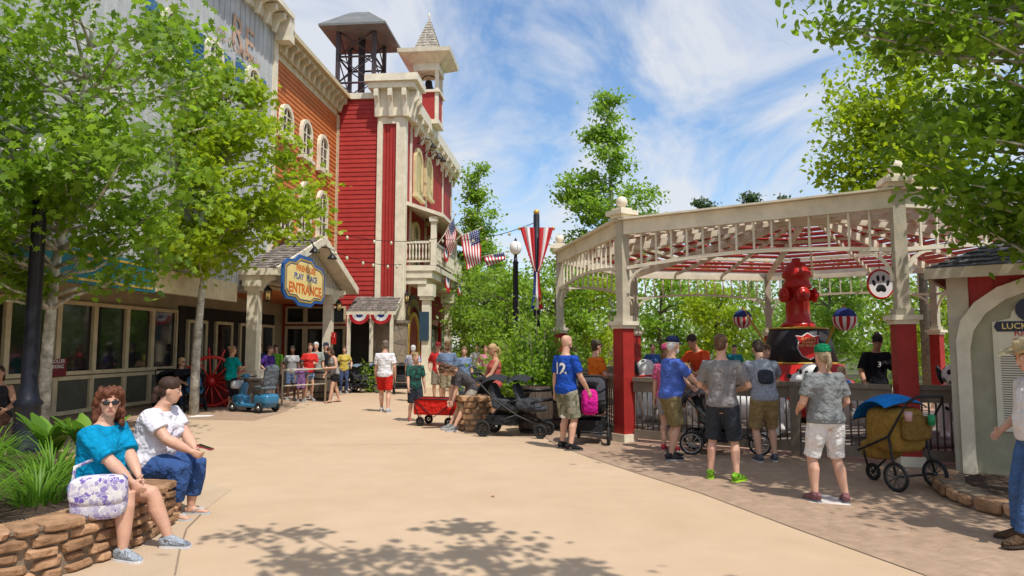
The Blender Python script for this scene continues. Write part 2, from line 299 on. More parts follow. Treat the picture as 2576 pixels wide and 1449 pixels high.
    for k,(hp_,kn,an) in enumerate(leg):
        q=R(fy[k]); f=V((-sin(q),cos(q),0)); lx=V((cos(q),sin(q),0)); g0=V((an.x,an.y,an.z-.08)); z=V((0,0,1))
        ol=[(-.03,-.07),(.03,-.07),(.04,-.02),(.042,.06),(.05,.12),(.042,.17),(.015,.198),(-.015,.198),(-.042,.17),(-.05,.12),(-.042,.06),(-.04,-.02)]
        b=MB(); b.prism(ol,lambda x,y,h:g0+lx*x+f*y+z*h,.022 if not flip else .016)
        if flip:
            fl=b.build('sandal',pnt(flip,.6),root); b=MB()
            for sd in(-1,1): b.tube([g0+lx*sd*.042+f*.03+z*.02,g0+lx*sd*.03+f*.08+z*.062,g0+f*.14+z*.045],.006,6)
            b.build('strap',pnt(flip,.6),fl); continue
        so=b.mesh('sole',pnt(sole,.7)); b=MB()
        b.tube([g0+f*y+z*zz for y,zz in((-.078,.045),(-.066,.052),(-.03,.06),(.02,.06),(.06,.052),(.1,.044),(.14,.036),(.175,.03),(.192,.026))],[(.018,.03),(.034,.045),(.04,.056),(.04,.056),(.042,.045),(.046,.034),(.046,.026),(.034,.018),(.012,.01)],14,ref=lx)
        b.tube([g0+z*.06-f*.01,g0+z*.112-f*.012],[.043,.041],12); so_=b.build('shoe',fab(shoe,30),root); mk('sole',so,so_)
    W=M.Translation(V(loc))@M.Rotation(R(hd-90),4,'Z')@M.Scale(s,4)
    return root,(lambda p:W@V(p)),ring
def decal(root,st,size,col,c,face=-1,part='shirt',**k):
    from mathutils.bvhtree import BVHTree
    sh=[o for o in root.children if o.name.startswith(part)][0]; me=sh.data; bv=BVHTree.FromPolygons([v.co.copy() for v in me.vertices],[tuple(p.vertices) for p in me.polygons])
    def fn(x,y):
        xx=x*(1 if face<0 else -1); h=bv.ray_cast(V((c[0]+xx,face*1.,c[1]+y)),V((0,-face,0)))[0]; h=h if h else V((c[0]+xx,face*.1,c[1]+y)); return h+V((0,face*.006,0))
    return puttext('lettering',st,size,col,sh,fn,**k)
w1,W1,_=person('woman in turquoise blue top and sunglasses sitting on the stone planter wall',(-3.42,5.75,0),-8,1.66,1.36,1,(0,0,.575),6,0,((.02,.42,.62),(.12,.44,.60)),((-.7,-.3,-.2),(.7,-.3,-.2)),((-.2,.56,.08),(.2,.42,.08)),skin=0,shirt=((.0,.23,.43),.72,-.11),bot=((.50,.45,.38),.55,1.05),shoe=(.36,.4,.45),sole=(.65,.65,.65),hair=('curly',(.115,.036,.016)),gl=1,hy=-46,hp=0,vox=.0085,belly=.06,kp=((-.15,1,.4),(.15,1,.4)),curl=.5)
w2,W2,_=person('woman in white t-shirt and rolled jeans sitting on the planter wall holding a phone',(-3.62,6.95,0),-6,1.74,1.46,1,(0,0,.555),16,0,((-.02,.46,.66),(.12,.5,.66)),((-.7,-.3,-.2),(.7,-.3,-.2)),((-.12,.38,.08),(.12,.35,.08)),skin=0,shirt=((.68,.66,.73),.5,-.11),bot=((.035,.08,.22),1.75,1.02),flip=(.45,.5,.52),hair=('tied',(.045,.02,.013)),hy=22,hp=10,vox=.0085,belly=.06,kp=((-.15,1,.4),(.15,1,.4)),curl=.9)
m3,W3,_=person('man in straw cowboy hat white t-shirt and jeans cut by the right edge',(4.5,5.92,0),172,1.68,1.08,0,hands=((-.30,.12,.92),(.26,.16,.98)),skin=0,shirt=((.66,.64,.64),.6,-.04),bot=((.06,.125,.28),1.93,1.08),shoe=(.10,.06,.035),sole=(.05,.035,.025),cap=('cowboy',(.66,.52,.30)),vox=.0085,hp=14,belly=.04,fy=(14,-18),feet=((-.14,.26,.08),(.16,.12,.08)))
m4,W4,r4=person('woman in green cap grey t-shirt and white shorts seen from behind',gp(2085,1262),96,1.66,1.16,1,hands=((-.2,.24,1.02),(.22,.24,1.02)),feet=((-.15,0.02,.08),(.17,-.06,.08)),skin=0,shirt=((.19,.2,.2),.6,-.06),bot=((.70,.68,.66),.98,1.05),shoe=(.26,.12,.13),sole=(.16,.18,.2),hair=('pony',(.34,.26,.16)),cap=('cap',(.01,.24,.10)),vox=.009,fy=(10,-22))
m5,W5,_=person('man in grey t-shirt dark cargo shorts and neon green trainers seen from behind',gp(1822,1208),66,1.8,1.0,0,hands=((-.1,.26,1.1),(.15,.24,1.08)),poles=((-1,-.6,-.4),(1,-.6,-.4)),feet=((-.17,.05,.08),(.15,-.05,.08)),skin=0,shirt=((.21,.2,.2),.62,-.06),bot=((.03,.035,.045),1.0,1.12),shoe=(.2,.42,.03),sole=(.42,.75,.04),hair=('short',(.10,.05,.025)),vox=.009,fy=(6,-26),hy=-10)
m6,W6,_=person('man in grey shirt and khaki shorts with a backpack leaning on the fence rail',gp(1925,1160),86,1.8,1.02,0,(0,-.06,.93),22,0,((-.16,.5,1.13),(.18,.5,1.13)),((-1,-.3,-.4),(1,-.3,-.4)),((-.1,-.08,.08),(.13,-.02,.08)),skin=0,shirt=((.28,.30,.35),.6,-.07),bot=((.28,.2,.09),1.0,1.12),shoe=(.12,.13,.16),sole=(.5,.5,.5),hair=('short',(.06,.038,.025)),vox=.009,hp=20)
m7,W7,_=person('white bearded man in blue polo shirt and navy cap pushing the jogging stroller',gp(1688,1155),12,1.79,1.08,0,lean=5,hands=((-.2,.48,1.0),(.24,.46,1.0)),feet=((-.1,.06,.08),(.12,-.06,.08)),skin=0,shirt=((.07,.13,.45),.66,-.07),bot=((.2,.155,.07),1.0,1.1),shoe=(.035,.035,.04),sole=(.3,.3,.3),hair=('short',(.6,.58,.55)),cap=('cap',(.012,.018,.06)),beard=(.6,.58,.55),vox=.009,belly=.08,hy=12,curl=1.1)
m8,W8,_=person('bald bearded man in royal blue jersey and camouflage shorts',gp(1425,1130),40,1.83,1.08,0,hands=((-.32,.06,.82),(.26,.22,.92)),feet=((-.12,.02,.08),(.14,-.05,.08)),skin=0,shirt=((.012,.06,.34),.6,-.09),bot=((.17,.16,.10),1.0,1.12),shoe=(.02,.02,.022),sole=(.1,.1,.1),hair=('bald',(.07,.04,.03)),beard=(.07,.04,.03),vox=.009,fy=(6,-40))
decal(m8,'12',.24,WTXT,(0,1.25),-1,bold=.03)
camo=vormat('camouflage',[(.10,.11,.06),(.27,.24,.16),(.16,.15,.09),(.36,.33,.25)],14,rough=.9); [o for o in m8.children if o.name.startswith('shorts')][0].data.materials[0]=camo
def G(px,Y,z=0.): return V(((px-1288)/Fp*Y,Y,z))
person('man in orange t-shirt and camouflage cap leaning by the pavilion post',G(1497,13.2),20,1.76,1.08,0,hands=((-.1,.3,1.08),(.2,.3,1.05)),shirt=((.66,.15,.015),.6,-.08),bot=((.12,.12,.12),1,1.1),cap=('cap',(.12,.11,.07)),gl=1,hy=10,belly=.06)
CR=[('man in white t-shirt and red shorts walking away down the path',G(970,17.6),88,dict(H=1.8,shirt=((.68,.66,.68),.6,-.08),bot=((.52,.02,.015),.85,1.12),shoe=(.55,.55,.58),hair=('short',(.16,.12,.09)),feet=((-.1,.16,.08),(.12,-.14,.08)),skin=0,g=1.05)),
('boy in black t-shirt with green print and dark shorts walking toward the wagon',G(1046,15.5),-62,dict(H=1.5,hs=1.1,shirt=((.015,.02,.022),.65,-.12),bot=((.025,.03,.04),1.0,1.12),shoe=(.4,.12,.1),hair=('short',(.28,.19,.09)),feet=((-.1,.12,.08),(.1,-.12,.08)),hands=((-.28,.0,.84),(.25,.2,.86)))),
('grey haired person in floral shirt among the walkers beside the stone column',G(1040,21),75,dict(H=1.68,fem=1,g=1.12,shirt=((.45,.28,.32),.6,-.14),bot=((.12,.14,.2),1.9,1.05),hair=('short',(.55,.54,.53)))),
('man in slate blue t-shirt and cap walking toward the viewer',G(1126,19.6),-84,dict(H=1.78,g=1.08,shirt=((.14,.19,.29),.6,-.09),bot=((.26,.22,.14),1,1.12),cap=('cap',(.22,.14,.07)),feet=((-.1,.1,.08),(.1,-.1,.08)),beard=(.12,.07,.04),belly=.04)),
('person in red shirt and cap just behind the slate blue shirted man',G(1103,21.3),-90,dict(H=1.76,shirt=((.5,.03,.03),.6,-.09),bot=((.2,.17,.12),1,1.12),cap=('cap',(.3,.03,.03)))),
('woman in denim blue shirt with long hair walking behind the planter',G(1168,18.6),-70,dict(H=1.64,fem=1,shirt=((.16,.22,.34),.6,-.12),bot=((.06,.08,.12),1.9,1.),hair=('long',(.16,.09,.05)))),
('woman in coral tank top standing behind the black double stroller',G(1245,13.9),-160,dict(H=1.7,fem=1,shirt=((.48,.10,.08),0,-.1),bot=((.12,.10,.09),.9,1.08),hair=('pony',(.42,.28,.13)),hands=((-.2,.35,1.0),(.2,.33,1.0)),skin=1,hp=18,curl=1.)),
('person with curly hair bending over while seated on the low stone planter',G(1188,13.95),-160,dict(H=1.68,fem=1,pelvis=(0,0,.86),lean=62,shirt=((.07,.065,.07),.6,-.1),bot=((.30,.27,.22),1,1.1),hair=('curly',(.10,.05,.025)),feet=((-.15,.42,.08),(.15,.44,.08)),hands=((-.1,.45,.6),(.1,.45,.6)),hp=70,kp=((-.15,1,.4),(.15,1,.4)))),
('woman in grey tank top and black shorts stepping past the barrel',G(845,20.6),-140,dict(H=1.64,fem=1,shirt=((.28,.27,.26),0,-.1),bot=((.02,.02,.022),.6,1.05),hair=('long',(.07,.035,.02)),feet=((-.1,.2,.08),(.1,-.22,.08)),lean=12,flip=(.1,.05,.03),hands=((-.14,.3,1.1),(.24,.2,.9)),hp=25)),
('woman in red t-shirt and denim shorts standing in front of the porch',G(782,21.2),-60,dict(H=1.74,fem=1,g=1.05,shirt=((.55,.03,.025),.6,-.08),bot=((.16,.22,.32),.6,1.05),hair=('pony',(.10,.045,.025)),hands=((-.1,.28,1.15),(.22,.18,1.0)))),
('bald older man in grey shirt behind the woman in the red t-shirt',G(797,22.3),-80,dict(H=1.78,shirt=((.28,.30,.27),.6,-.08),bot=((.16,.15,.13),1,1.1),hair=('short',(.5,.49,.48)))),
('woman in black and white striped top under the porch',G(738,21.6),-75,dict(H=1.66,fem=1,skin=2,shirt=((.3,.3,.33),.5,-.12),bot=((.10,.15,.26),.9,1.05),hair=('pony',(.02,.014,.012)))),
('woman in purple top with short brown hair beside the porch column',G(680,21.0),-20,dict(H=1.66,fem=1,g=1.12,shirt=((.07,.03,.2),.6,-.12),bot=((.03,.03,.04),1.9,1.05),hair=('short',(.14,.07,.04)))),
('woman in teal top with hair tied up standing by the red hose wheel',G(587,18.0),60,dict(H=1.66,fem=1,shirt=((.0,.25,.25),.6,-.12),bot=((.02,.02,.025),1.5,1.05),hair=('bun',(.24,.13,.06)),hands=((-.2,.25,1.0),(.2,.3,1.2)),skin=1)),
('blonde woman in black top sitting by the storefront',G(462,18.4),-40,dict(H=1.66,fem=1,g=1.1,pelvis=(0,0,.62),shirt=((.015,.015,.018),.6,-.1),bot=((.05,.07,.12),1.9,1.05),hair=('short',(.5,.36,.17)),feet=((-.1,.4,.08),(.12,.4,.08)),hands=((-.1,.4,.75),(.1,.4,.75)),gl=1,kp=((-.1,1,.4),(.1,1,.4)))),
('girl in purple dress standing in front of the striped top woman',G(762,20.9),-80,dict(H=1.22,hs=1.2,fem=1,g=.92,skin=2,shirt=((.2,.10,.24),.5,-.13),bot=((.2,.10,.24),.8,1.1),hair=('bun',(.02,.014,.012)))),
('person in neon green t-shirt standing back under the porch',G(697,23.2),-90,dict(H=1.7,shirt=((.2,.55,.05),.6,-.1),bot=((.05,.05,.06),1,1.1),hair=('short',(.05,.03,.02)))),
('person in navy shirt waiting in the shade left of the neon green shirt',G(655,22.6),-50,dict(H=1.72,shirt=((.03,.05,.14),.6,-.1),bot=((.2,.18,.14),1,1.1))),
('person in black shirt waiting by the far porch column',G(822,23.4),-100,dict(H=1.76,shirt=((.02,.02,.022),.6,-.1),bot=((.15,.15,.16),1,1.1),cap=('cap',(.05,.06,.1)))),
('woman in yellow top waiting beyond the barrel under the porch',G(868,24.6),-70,dict(H=1.64,fem=1,shirt=((.5,.38,.08),.5,-.12),bot=((.05,.07,.14),1.9,1.),hair=('long',(.08,.045,.025)))),
('dark haired woman in dark tank top sitting at the left edge',G(8,11.2),-70,dict(H=1.66,fem=1,g=1.1,pelvis=(0,0,.6),shirt=((.03,.025,.03),0,-.1),bot=((.14,.07,.04),1,1.05),hair=('long',(.04,.02,.012)),feet=((-.1,.4,.08),(.12,.4,.08)),hands=((-.2,.3,.7),(.2,.3,.7)),skin=1,kp=((-.1,1,.4),(.1,1,.4)))),
('person in red and orange shirt bending over a ride figure inside the pavilion',G(1768,13.0,.07),-150,dict(H=1.86,g=1.08,lean=26,shirt=((.62,.07,.02),.6,-.08),bot=((.06,.06,.07),1,1.1),hair=('short',(.03,.02,.015)),hands=((-.3,.5,1.05),(.3,.5,1.05)),skin=1,hp=30)),
('woman in black t-shirt and black shorts bending beside a ride figure',G(2195,12.1,.07),-98,dict(H=1.82,fem=1,g=1.06,lean=14,shirt=((.012,.012,.016),.68,-.07),bot=((.012,.014,.02),.65,1.05),hair=('bun',(.018,.012,.01)),hands=((-.28,.32,.95),(.28,.32,.95)),hp=38,skin=1)),
('fair haired toddler in blue shirt sitting on a spotted ride figure',G(2110,11.5,.55),-110,dict(H=.98,hs=1.4,shirt=((.03,.09,.3),.6,-.1),bot=((.2,.2,.22),1,1.1),hair=('short',(.5,.36,.18)),pelvis=(0,0,.5),feet=((-.25,.25,.2),(.25,.25,.2)),hands=((-.12,.35,.75),(.12,.35,.75)))),
('person in pink cap and pink shirt behind the man in the blue polo',G(1676,11.1),60,dict(H=1.68,fem=1,shirt=((.5,.10,.2),.6,-.1),bot=((.3,.28,.3),.7,1.1),shoe=(.65,.07,.09),cap=('cap',(.6,.08,.2)),hair=('long',(.12,.06,.03)))),
('person in pale grey shirt leaning forward inside the pavilion by the ride tub',G(1893,13.2),-60,dict(H=1.74,lean=30,shirt=((.42,.43,.46),.6,-.08),bot=((.1,.1,.12),1,1.1),hair=('short',(.09,.05,.03)),hands=((-.2,.5,.95),(.2,.5,.95)))),
('child in dark shirt riding a spotted figure left of the ride tub',G(1722,12.8,.5),-60,dict(H=1.1,hs=1.3,shirt=((.09,.08,.09),.6,-.1),bot=((.2,.2,.22),1,1.1),hair=('short',(.28,.17,.08)),pelvis=(0,0,.5),feet=((-.22,.2,.2),(.22,.2,.2)),hands=((-.12,.35,.75),(.12,.35,.75)))),
('person in teal shirt standing at the far back fence of the pavilion',G(1845,22.0),-90,dict(H=1.7,shirt=((.02,.2,.25),.6,-.1),bot=((.2,.2,.2),1,1.1))),
('person in blue shirt at the far fence left of the red shirted parent',G(1640,21.0),-80,dict(H=1.72,shirt=((.05,.12,.35),.6,-.1),bot=((.3,.26,.2),1,1.1))),
('person in white shirt standing behind the left pavilion fence',G(1445,19.5),-70,dict(H=1.66,fem=1,shirt=((.6,.58,.56),.6,-.1),bot=((.05,.07,.14),1.9,1.),hair=('long',(.1,.06,.03)))),
('distant walker in pink top beyond the low planter',G(1222,24.),-90,dict(H=1.66,fem=1,shirt=((.5,.2,.25),.5,-.1),bot=((.2,.2,.25),1,1.1),hair=('long',(.2,.1,.05)))),
('distant walker in white top beyond the low planter',G(1200,27.),-90,dict(H=1.7,shirt=((.6,.6,.6),.5,-.1),bot=((.1,.12,.2),1,1.1)))]
for lb,loc,hd,kw in CR:
    kw.setdefault('vox',.012 if loc.y>14.5 else .0105); kw.setdefault('hy',rnd.uniform(-25,25)); kw.setdefault('hands',((-.25,rnd.uniform(0,.25),rnd.uniform(.8,1.05)),(.25,rnd.uniform(0,.25),rnd.uniform(.8,1.05)))); o,_,_=person(lb,loc,hd,**kw)
    if 'black t-shirt and black' in lb: decal(o,'3',.13,WTXT,(0,1.24),1,bold=.02)
STR=bpy.data.materials.new('striped_fabric'); STR.use_nodes=True; n,L,b=nn(STR); wv=n('TexWave'); wv.bands_direction='Z'; wv.inputs['Scale'].default_value=9; L(n('TexCoord').outputs['Object'],wv.inputs['Vector']); L(mixc(n,L,ramp(n,L,wv.outputs['Fac'],.45,.55),(.02,.02,.03),(.6,.6,.6)),b.inputs['Base Color'])
for o in C.objects:
    lb=o.get('label','')
    if lb.startswith('woman in black and white striped'): [q for q in o.children if q.name.startswith('shirt')][0].data.materials[0]=STR
    if 'floral shirt' in lb: [q for q in o.children if q.name.startswith('shirt')][0].data.materials[0]=vormat('floral_fabric',[(.6,.55,.55),(.5,.1,.15),(.55,.5,.5),(.1,.2,.4)],18,bump=0)
    if 'green print' in lb: [q for q in o.children if q.name.startswith('shirt')][0].data.materials[0]=vormat('printed_fabric',[(.012,.016,.018),(.014,.018,.02),(.012,.016,.018),(.02,.14,.1)],16,bump=0)
PAIS=vormat('paisley_print',[(.72,.70,.68),(.36,.03,.30),(.68,.66,.64),(.03,.40,.34),(.5,.08,.4),(.40,.52,.04),(.14,.09,.40)],26,(.78,.76,.74),.055,bump=0,var=.1,warp=.035)
t=E('shoulder_bag','paisley print shoulder bag resting on the lap of the woman in turquoise','bag',at(250,1250,5.42),R(18))
b=MB(); b.ell((0,0,0),(.20,.08,.17),None,20,12,.5); blob(b,'bag_body',PAIS,.014,t,3); b=MB(); b.ell((0,-.05,.06),(.205,.05,.115),None,20,12,.55); blob(b,'flap',PAIS,.014,t,3)
b=MB(); b.tube([V((-.19,.02,.1)),V((-.2,.1,.22)),V((-.1,.16,.26)),V((.06,.14,.22)),V((.18,.06,.12))],[(.016,.004)]*5,8); b.build('strap',PAIS,t)
t=E('mobile_phone','red cased mobile phone held by the woman in white','phone',W2((.05,.61,.69)),R(-4)); b=MB(); b.box((0,0,0),(.15,.075,.012),M.Rotation(.3,3,'Y')); b.build('case',pnt((.3,.03,.05)),t); b=MB(); b.box((-.002,0,.008),(.14,.066,.003),M.Rotation(.3,3,'Y')); b.build('screen',DGLASS,t)
def backpack(label,loc,rz,c,c2,sc=1.,tilt=0.):
    t=E('backpack',label,'backpack',loc,rz); t.scale=(sc,)*3; t.rotation_euler.x=tilt
    b=MB(); b.ell((0,0,0),(.15,.085,.23),None,18,12,.55); blob(b,'main_pocket',fab(c),.014,t,2)
    b=MB(); b.ell((0,-.075,-.07),(.12,.05,.115),None,16,10,.55); blob(b,'front_pocket',fab(c2),.014,t,2)
    for sd in(-1,1): b=MB(); b.tube([(sd*.09,.07,.19),(sd*.12,.14,.23),(sd*.13,.3,.12),(sd*.13,.26,-.1),(sd*.12,.08,-.2)],[(.025,.006)]*5,8); b.build('strap',fab(c2),t)
    b=MB(); b.torus((0,0,.235),.03,.007,(0,1,0),12,6); b.build('loop',PLASTIC,t); return t
backpack('grey and black backpack worn by the man leaning on the fence',W6((0,-.06,1.24)),R(-4),(.30,.32,.36),(.035,.04,.05),.95,R(-16))
PK=(.62,.02,.26)
# ---------------------------------------------------------------- vehicles for children
def wheel(t,c,r,w=.03,rim=STEEL,sp=8):
    b=MB(); b.torus(c,r-w*.55,w*.55,(1,0,0),24,8); o=b.build('wheel',RUB,t); c=V(c); b=MB(); b.torus(c,r-w*1.25,w*.3,(1,0,0),20,6)
    for i in range(sp): a=2*pi*i/sp; b.tube([c,c+V((0,cos(a),sin(a)))*(r-w*1.2)],w*.16+.002,5)
    b.tube([c-V((w*.7,0,0)),c+V((w*.7,0,0))],w*.5,8); b.build('rim',rim,o)
def canopy(t,piv,rad,wd,a0,a1,m):
    def f(u,v): a=R(a0+(a1-a0)*u); x=(v-.5)*2; q=rad*(1-.22*x*x); return V((x*wd/2,piv[1]+cos(a)*q,piv[2]+sin(a)*q))
    b=MB(); b.grid(f,10,10); o=b.build('canopy',m,t)
    for e in(0,1): b=MB(); b.tube([f(e,i/10) for i in range(11)],.009,6); b.build('canopy_bow',PLASTIC,o)
def stroller(label,loc,hd,can=(.03,.03,.035),seat=(.03,.03,.035),fm=PLASTIC,jog=0,tandem=0,sc=1.,group=None):
    t=E('stroller',label,'stroller',loc,R(hd-90),group); t.scale=(sc,)*3
    if jog: wheel(t,(0,.72,.17),.17); wheel(t,(-.3,-.28,.18),.18); wheel(t,(.3,-.28,.18),.18)
    else:
        fx=.7 if tandem else .45
        for sd in(-1,1):
            wheel(t,(sd*.25,fx,.12),.12,.045,PLASTIC,6); wheel(t,(sd*.29,-.3,.14),.14,.045,PLASTIC,6)
    b=MB(); fy=.72 if jog or tandem else .45
    for sd in(-1,1):
        b.tube([(sd*(.05 if jog else .23),fy,.2),(sd*.23,.3,.36),(sd*.26,-.1,.62),(sd*.27,-.35,.88),(sd*.26,-.52,1.02)],.015,8); b.tube([(sd*.25,.02,.56),(sd*.29,-.28,.18)],.014,8); b.tube([(sd*.24,.28,.37),(sd*.28,-.28,.2)],.012,8)
    b.tube([(-.29,-.28,.18),(.29,-.28,.18)],.012,8); b.tube([(-.23,.3,.36),(.23,.3,.36)],.012,8); b.tube([(-.23,fy,.2),(.23,fy,.2)] if not jog else [(-.05,fy,.18),(.05,fy,.18)],.012,8); b.build('frame',fm,t)
    b=MB(); b.tube([(-.26,-.5,1.0),(-.2,-.55,1.05),(.2,-.55,1.05),(.26,-.5,1.0)],.019,8); b.build('handle',RUB,t)
    for i,oy in enumerate([0,.42] if tandem else [0]):
        b=MB(); b.ell((0,.12+oy,.47),(.19,.2,.05),None,14,8,.5); b.ell((0,-.14+oy,.66),(.19,.05,.25),M.Rotation(R(22),3,'X'),14,8,.5)
        for sd in(-1,1): b.ell((sd*.19,.0+oy,.55),(.025,.18,.09),None,10,6,.6)
        blob(b,'seat',fab(seat),.018,t,2); canopy(t,(0,-.12+oy,.66),.38,.5,60,175-45*i,fab(can))
        b=MB(); b.tube([(-.21,.12+oy,.58),(-.2,.3+oy,.62),(.2,.3+oy,.62),(.21,.12+oy,.58)],.016,8); b.build('tray_bar',PLASTIC,t)
    b=MB(); b.bb(-.21,.21,-.26,.26,.2,.22)
    for q in((-.21,-.2,-.26,.26),(.2,.21,-.26,.26),(-.21,.21,-.26,-.25),(-.21,.21,.25,.26)): b.bb(*q,.22,.36)
    b.build('basket',fab((.025,.025,.028)),t)
    b=MB(); b.ell((0,-.45,.95),(.16,.05,.05),None,12,8,.5); b.build('organiser',fab(can),t); return t
stroller('black tandem stroller with grey seats parked beside the barrel',gp(1270,1095),-18,(.03,.032,.037),(.055,.058,.066),tandem=1,sc=1.1)
stroller('black stroller with red canopy trim and pink backpack beside the blue jersey man',gp(1488,1112),78,(.05,.05,.06),(.035,.035,.04),sc=1.12); backpack('bright pink backpack hanging on the stroller handle',gp(1478,1112)+V((-.02,-.55,.74)),R(-8),PK,(.45,.01,.2),.95)
stroller('black jogging stroller held by the man in the blue polo',gp(1790,1140),-20,(.03,.03,.035),(.03,.03,.03),jog=1)
stroller('grey jogging stroller with plaid bag parked by the porch steps',gp(905,988),-20,(.14,.19,.25),(.05,.05,.06),jog=1); stroller('dark stroller with blue canopy parked at the head of the porch row',gp(945,985),-70,(.06,.12,.24),(.04,.04,.05)); stroller('black stroller parked left of the grey jogging stroller',gp(868,985),200,(.02,.02,.024),(.03,.03,.03)); stroller('dark stroller parked against the storefront windows',gp(425,1030),-50,(.02,.03,.05),(.03,.03,.03)); stroller('small stroller with hanging bags by the tree trunk',gp(487,1032),-60,(.03,.04,.06),(.05,.16,.3)); stroller('black stroller standing behind the walkers by the column',gp(1010,990),-80,(.025,.025,.03),(.03,.03,.03))
t=E('stroller','mustard canvas stroller with blue cover and black spoked wheels at the fence corner','stroller',gp(2268,1225),R(20)); BRN=fab((.27,.16,.035)); CW=pnt((.12,.11,.10),.5)
for sd in(-1,1): wheel(t,(sd*.31,-.2,.17),.17,.035,CW,10)
wheel(t,(.02,.42,.11),.11,.035,PLASTIC,6)
b=MB(); b.ell((0,.05,.68),(.27,.25,.27),None,18,12,.42); b.ell((0,.26,.42),(.24,.16,.12),None,16,10,.5); blob(b,'canvas_tub',BRN,.02,t,2); b=MB(); b.ell((0,-.24,.72),(.22,.05,.15),None,14,8,.45); blob(b,'rear_pocket',fab((.19,.11,.028)),.016,t,2)
b=MB()
for sd in(-1,1): b.tube([(sd*.29,.35,.4),(sd*.29,-.1,.62),(sd*.28,-.36,1.03),(sd*.2,-.43,1.1)],.014,8); b.tube([(sd*.29,-.1,.62),(sd*.31,-.2,.17)],.014,8); b.tube([(sd*.27,.28,.4),(sd*.05,.42,.13)],.013,8)
b.tube([(-.31,-.2,.17),(.31,-.2,.17)],.014,8); b.build('frame',PLASTIC,t); b=MB(); b.tube([(-.28,-.36,1.03),(-.2,-.43,1.1),(.2,-.43,1.1),(.28,-.36,1.03)],.018,8); b.build('handle',RUB,t)
canopy(t,(.05,.08,.72),.38,.66,10,130,fab((.01,.18,.52))); b=MB(); b.lathe([(.035,0),(.04,.12)],(.12,-.34,.76),12); b.build('cup',pnt((.02,.25,.09)),t); b=MB(); b.lathe([(.035,0),(.045,.11)],(-.24,-.34,.82),12); b.build('cup',pnt((.5,.3,.3)),t)
t=E('folding_wagon','red fabric folding wagon parked before the low stone planter','wagon',gp(1103,1070),R(75)); WR=fab((.55,.02,.012))
for x in(-.24,.24):
    for y in(-.32,.32): wheel(t,(x,y,.1),.1,.04,PLASTIC,6)
b=MB(); b.bb(-.26,.26,-.45,.45,.24,.27)
for q in((-.27,-.25,-.46,.46),(.25,.27,-.46,.46),(-.25,.25,-.46,-.44),(-.25,.25,.44,.46)): b.bb(*q,.27,.56)
b.build('fabric_box',WR,t); b=MB()
for x in(-.28,.28):
    b.tube([(x,-.47,.57),(x,.47,.57)],.013,8); b.tube([(x,-.47,.57),(x,0,.2),(x,.47,.57)],.01,8); b.tube([(x,-.32,.12),(x,-.47,.57)],.01,8); b.tube([(x,.32,.12),(x,.47,.57)],.01,8)
for y in(-.47,.47): b.tube([(-.28,y,.57),(.28,y,.57)],.013,8)
b.build('frame',PLASTIC,t); b=MB(); b.tube([(0,-.48,.25),(0,-.62,.6),(0,-.7,.85)],.012,8); b.tube([(-.07,-.7,.85),(.07,-.7,.85)],.015,8); b.build('handle',PLASTIC,t)
t=E('mobility_scooter','blue four wheeled mobility scooter with grey seat in front of the porch','scooter',gp(640,1036),R(62)); SB=mat('scooter_blue',(.035,.16,.29),.3,.1,3,spec=.5); GS=fab((.11,.13,.15))
for sd in(-1,1): wheel(t,(sd*.26,.5,.13),.13,.07,STEEL,5); wheel(t,(sd*.27,-.45,.14),.14,.07,STEEL,5)
b=MB(); b.ell((0,0,.17),(.26,.62,.05),None,20,8,.4); b.ell((0,-.42,.33),(.25,.27,.15),None,18,10,.5); b.ell((0,.48,.3),(.2,.2,.13),None,18,10,.55); b.ell((0,.42,.5),(.1,.07,.26),M.Rotation(R(18),3,'X'),14,10,.6); blob(b,'body_shell',SB,.02,t,3)
b=MB(); b.ell((0,-.35,.62),(.24,.24,.06),None,16,8,.5); blob(b,'seat',GS,.02,t,2); b=MB(); b.ell((0,-.56,.92),(.23,.06,.29),M.Rotation(R(10),3,'X'),16,10,.5); blob(b,'backrest',GS,.02,t,2)
for sd in(-1,1): b=MB(); b.tube([(sd*.28,-.55,.66),(sd*.28,-.5,.8),(sd*.28,-.2,.8)],.02,8); b.build('armrest',PLASTIC,t)
b=MB(); b.tube([(0,-.38,.4),(0,-.38,.6)],.035,10); b.build('seat_post',STEEL,t); b=MB(); b.tube([(0,.44,.6),(0,.34,.86)],.03,8); b.tube([(-.26,.24,.9),(-.1,.34,.88),(.1,.34,.88),(.26,.24,.9)],.016,8); b.build('handlebar',PLASTIC,t)
b=MB(); b.ell((0,.34,.9),(.1,.05,.06),None,12,8,.6); b.build('control_pod',SB,t); b=MB(); b.ell((0,.62,.68),(.19,.13,.11),None,16,10,.5); blob(b,'basket',vormat('plaid_cover',[(.6,.6,.62),(.1,.1,.2),(.5,.5,.55)],30,rough=.8),.018,t,2)
def barrel(label,loc,h=.9,r=.3):
    t=E('barrel',label,'barrel',loc); b=MB(); n=16
    for i in range(n):
        a0=2*pi*i/n+.01;a1=2*pi*(i+1)/n-.01; b.grid(lambda u,v:V(((r+.06*sin(pi*v))*cos(a0+(a1-a0)*u),(r+.06*sin(pi*v))*sin(a0+(a1-a0)*u),h*v)),1,8)
    b.lathe([(r*.97,h*.96),(.01,h*.965)],n=16); b.build('staves',WOODB,t)
    for q in(.08,.28,.72,.92): b=MB(); b.lathe([(r+.06*sin(pi*q)+.008,h*q-.025),(r+.06*sin(pi*q)+.012,h*q),(r+.06*sin(pi*q)+.008,h*q+.025)],n=24); b.build('hoop',BLK,t)
barrel('weathered wooden barrel on the path in front of the porch',G(815,21.4),.95,.28); barrel('weathered wooden barrel beside the black tandem stroller',G(1345,13.6),.9,.3); barrel('half hidden wooden barrel behind the stroller with the pink backpack',G(1395,14.2),.8,.3)
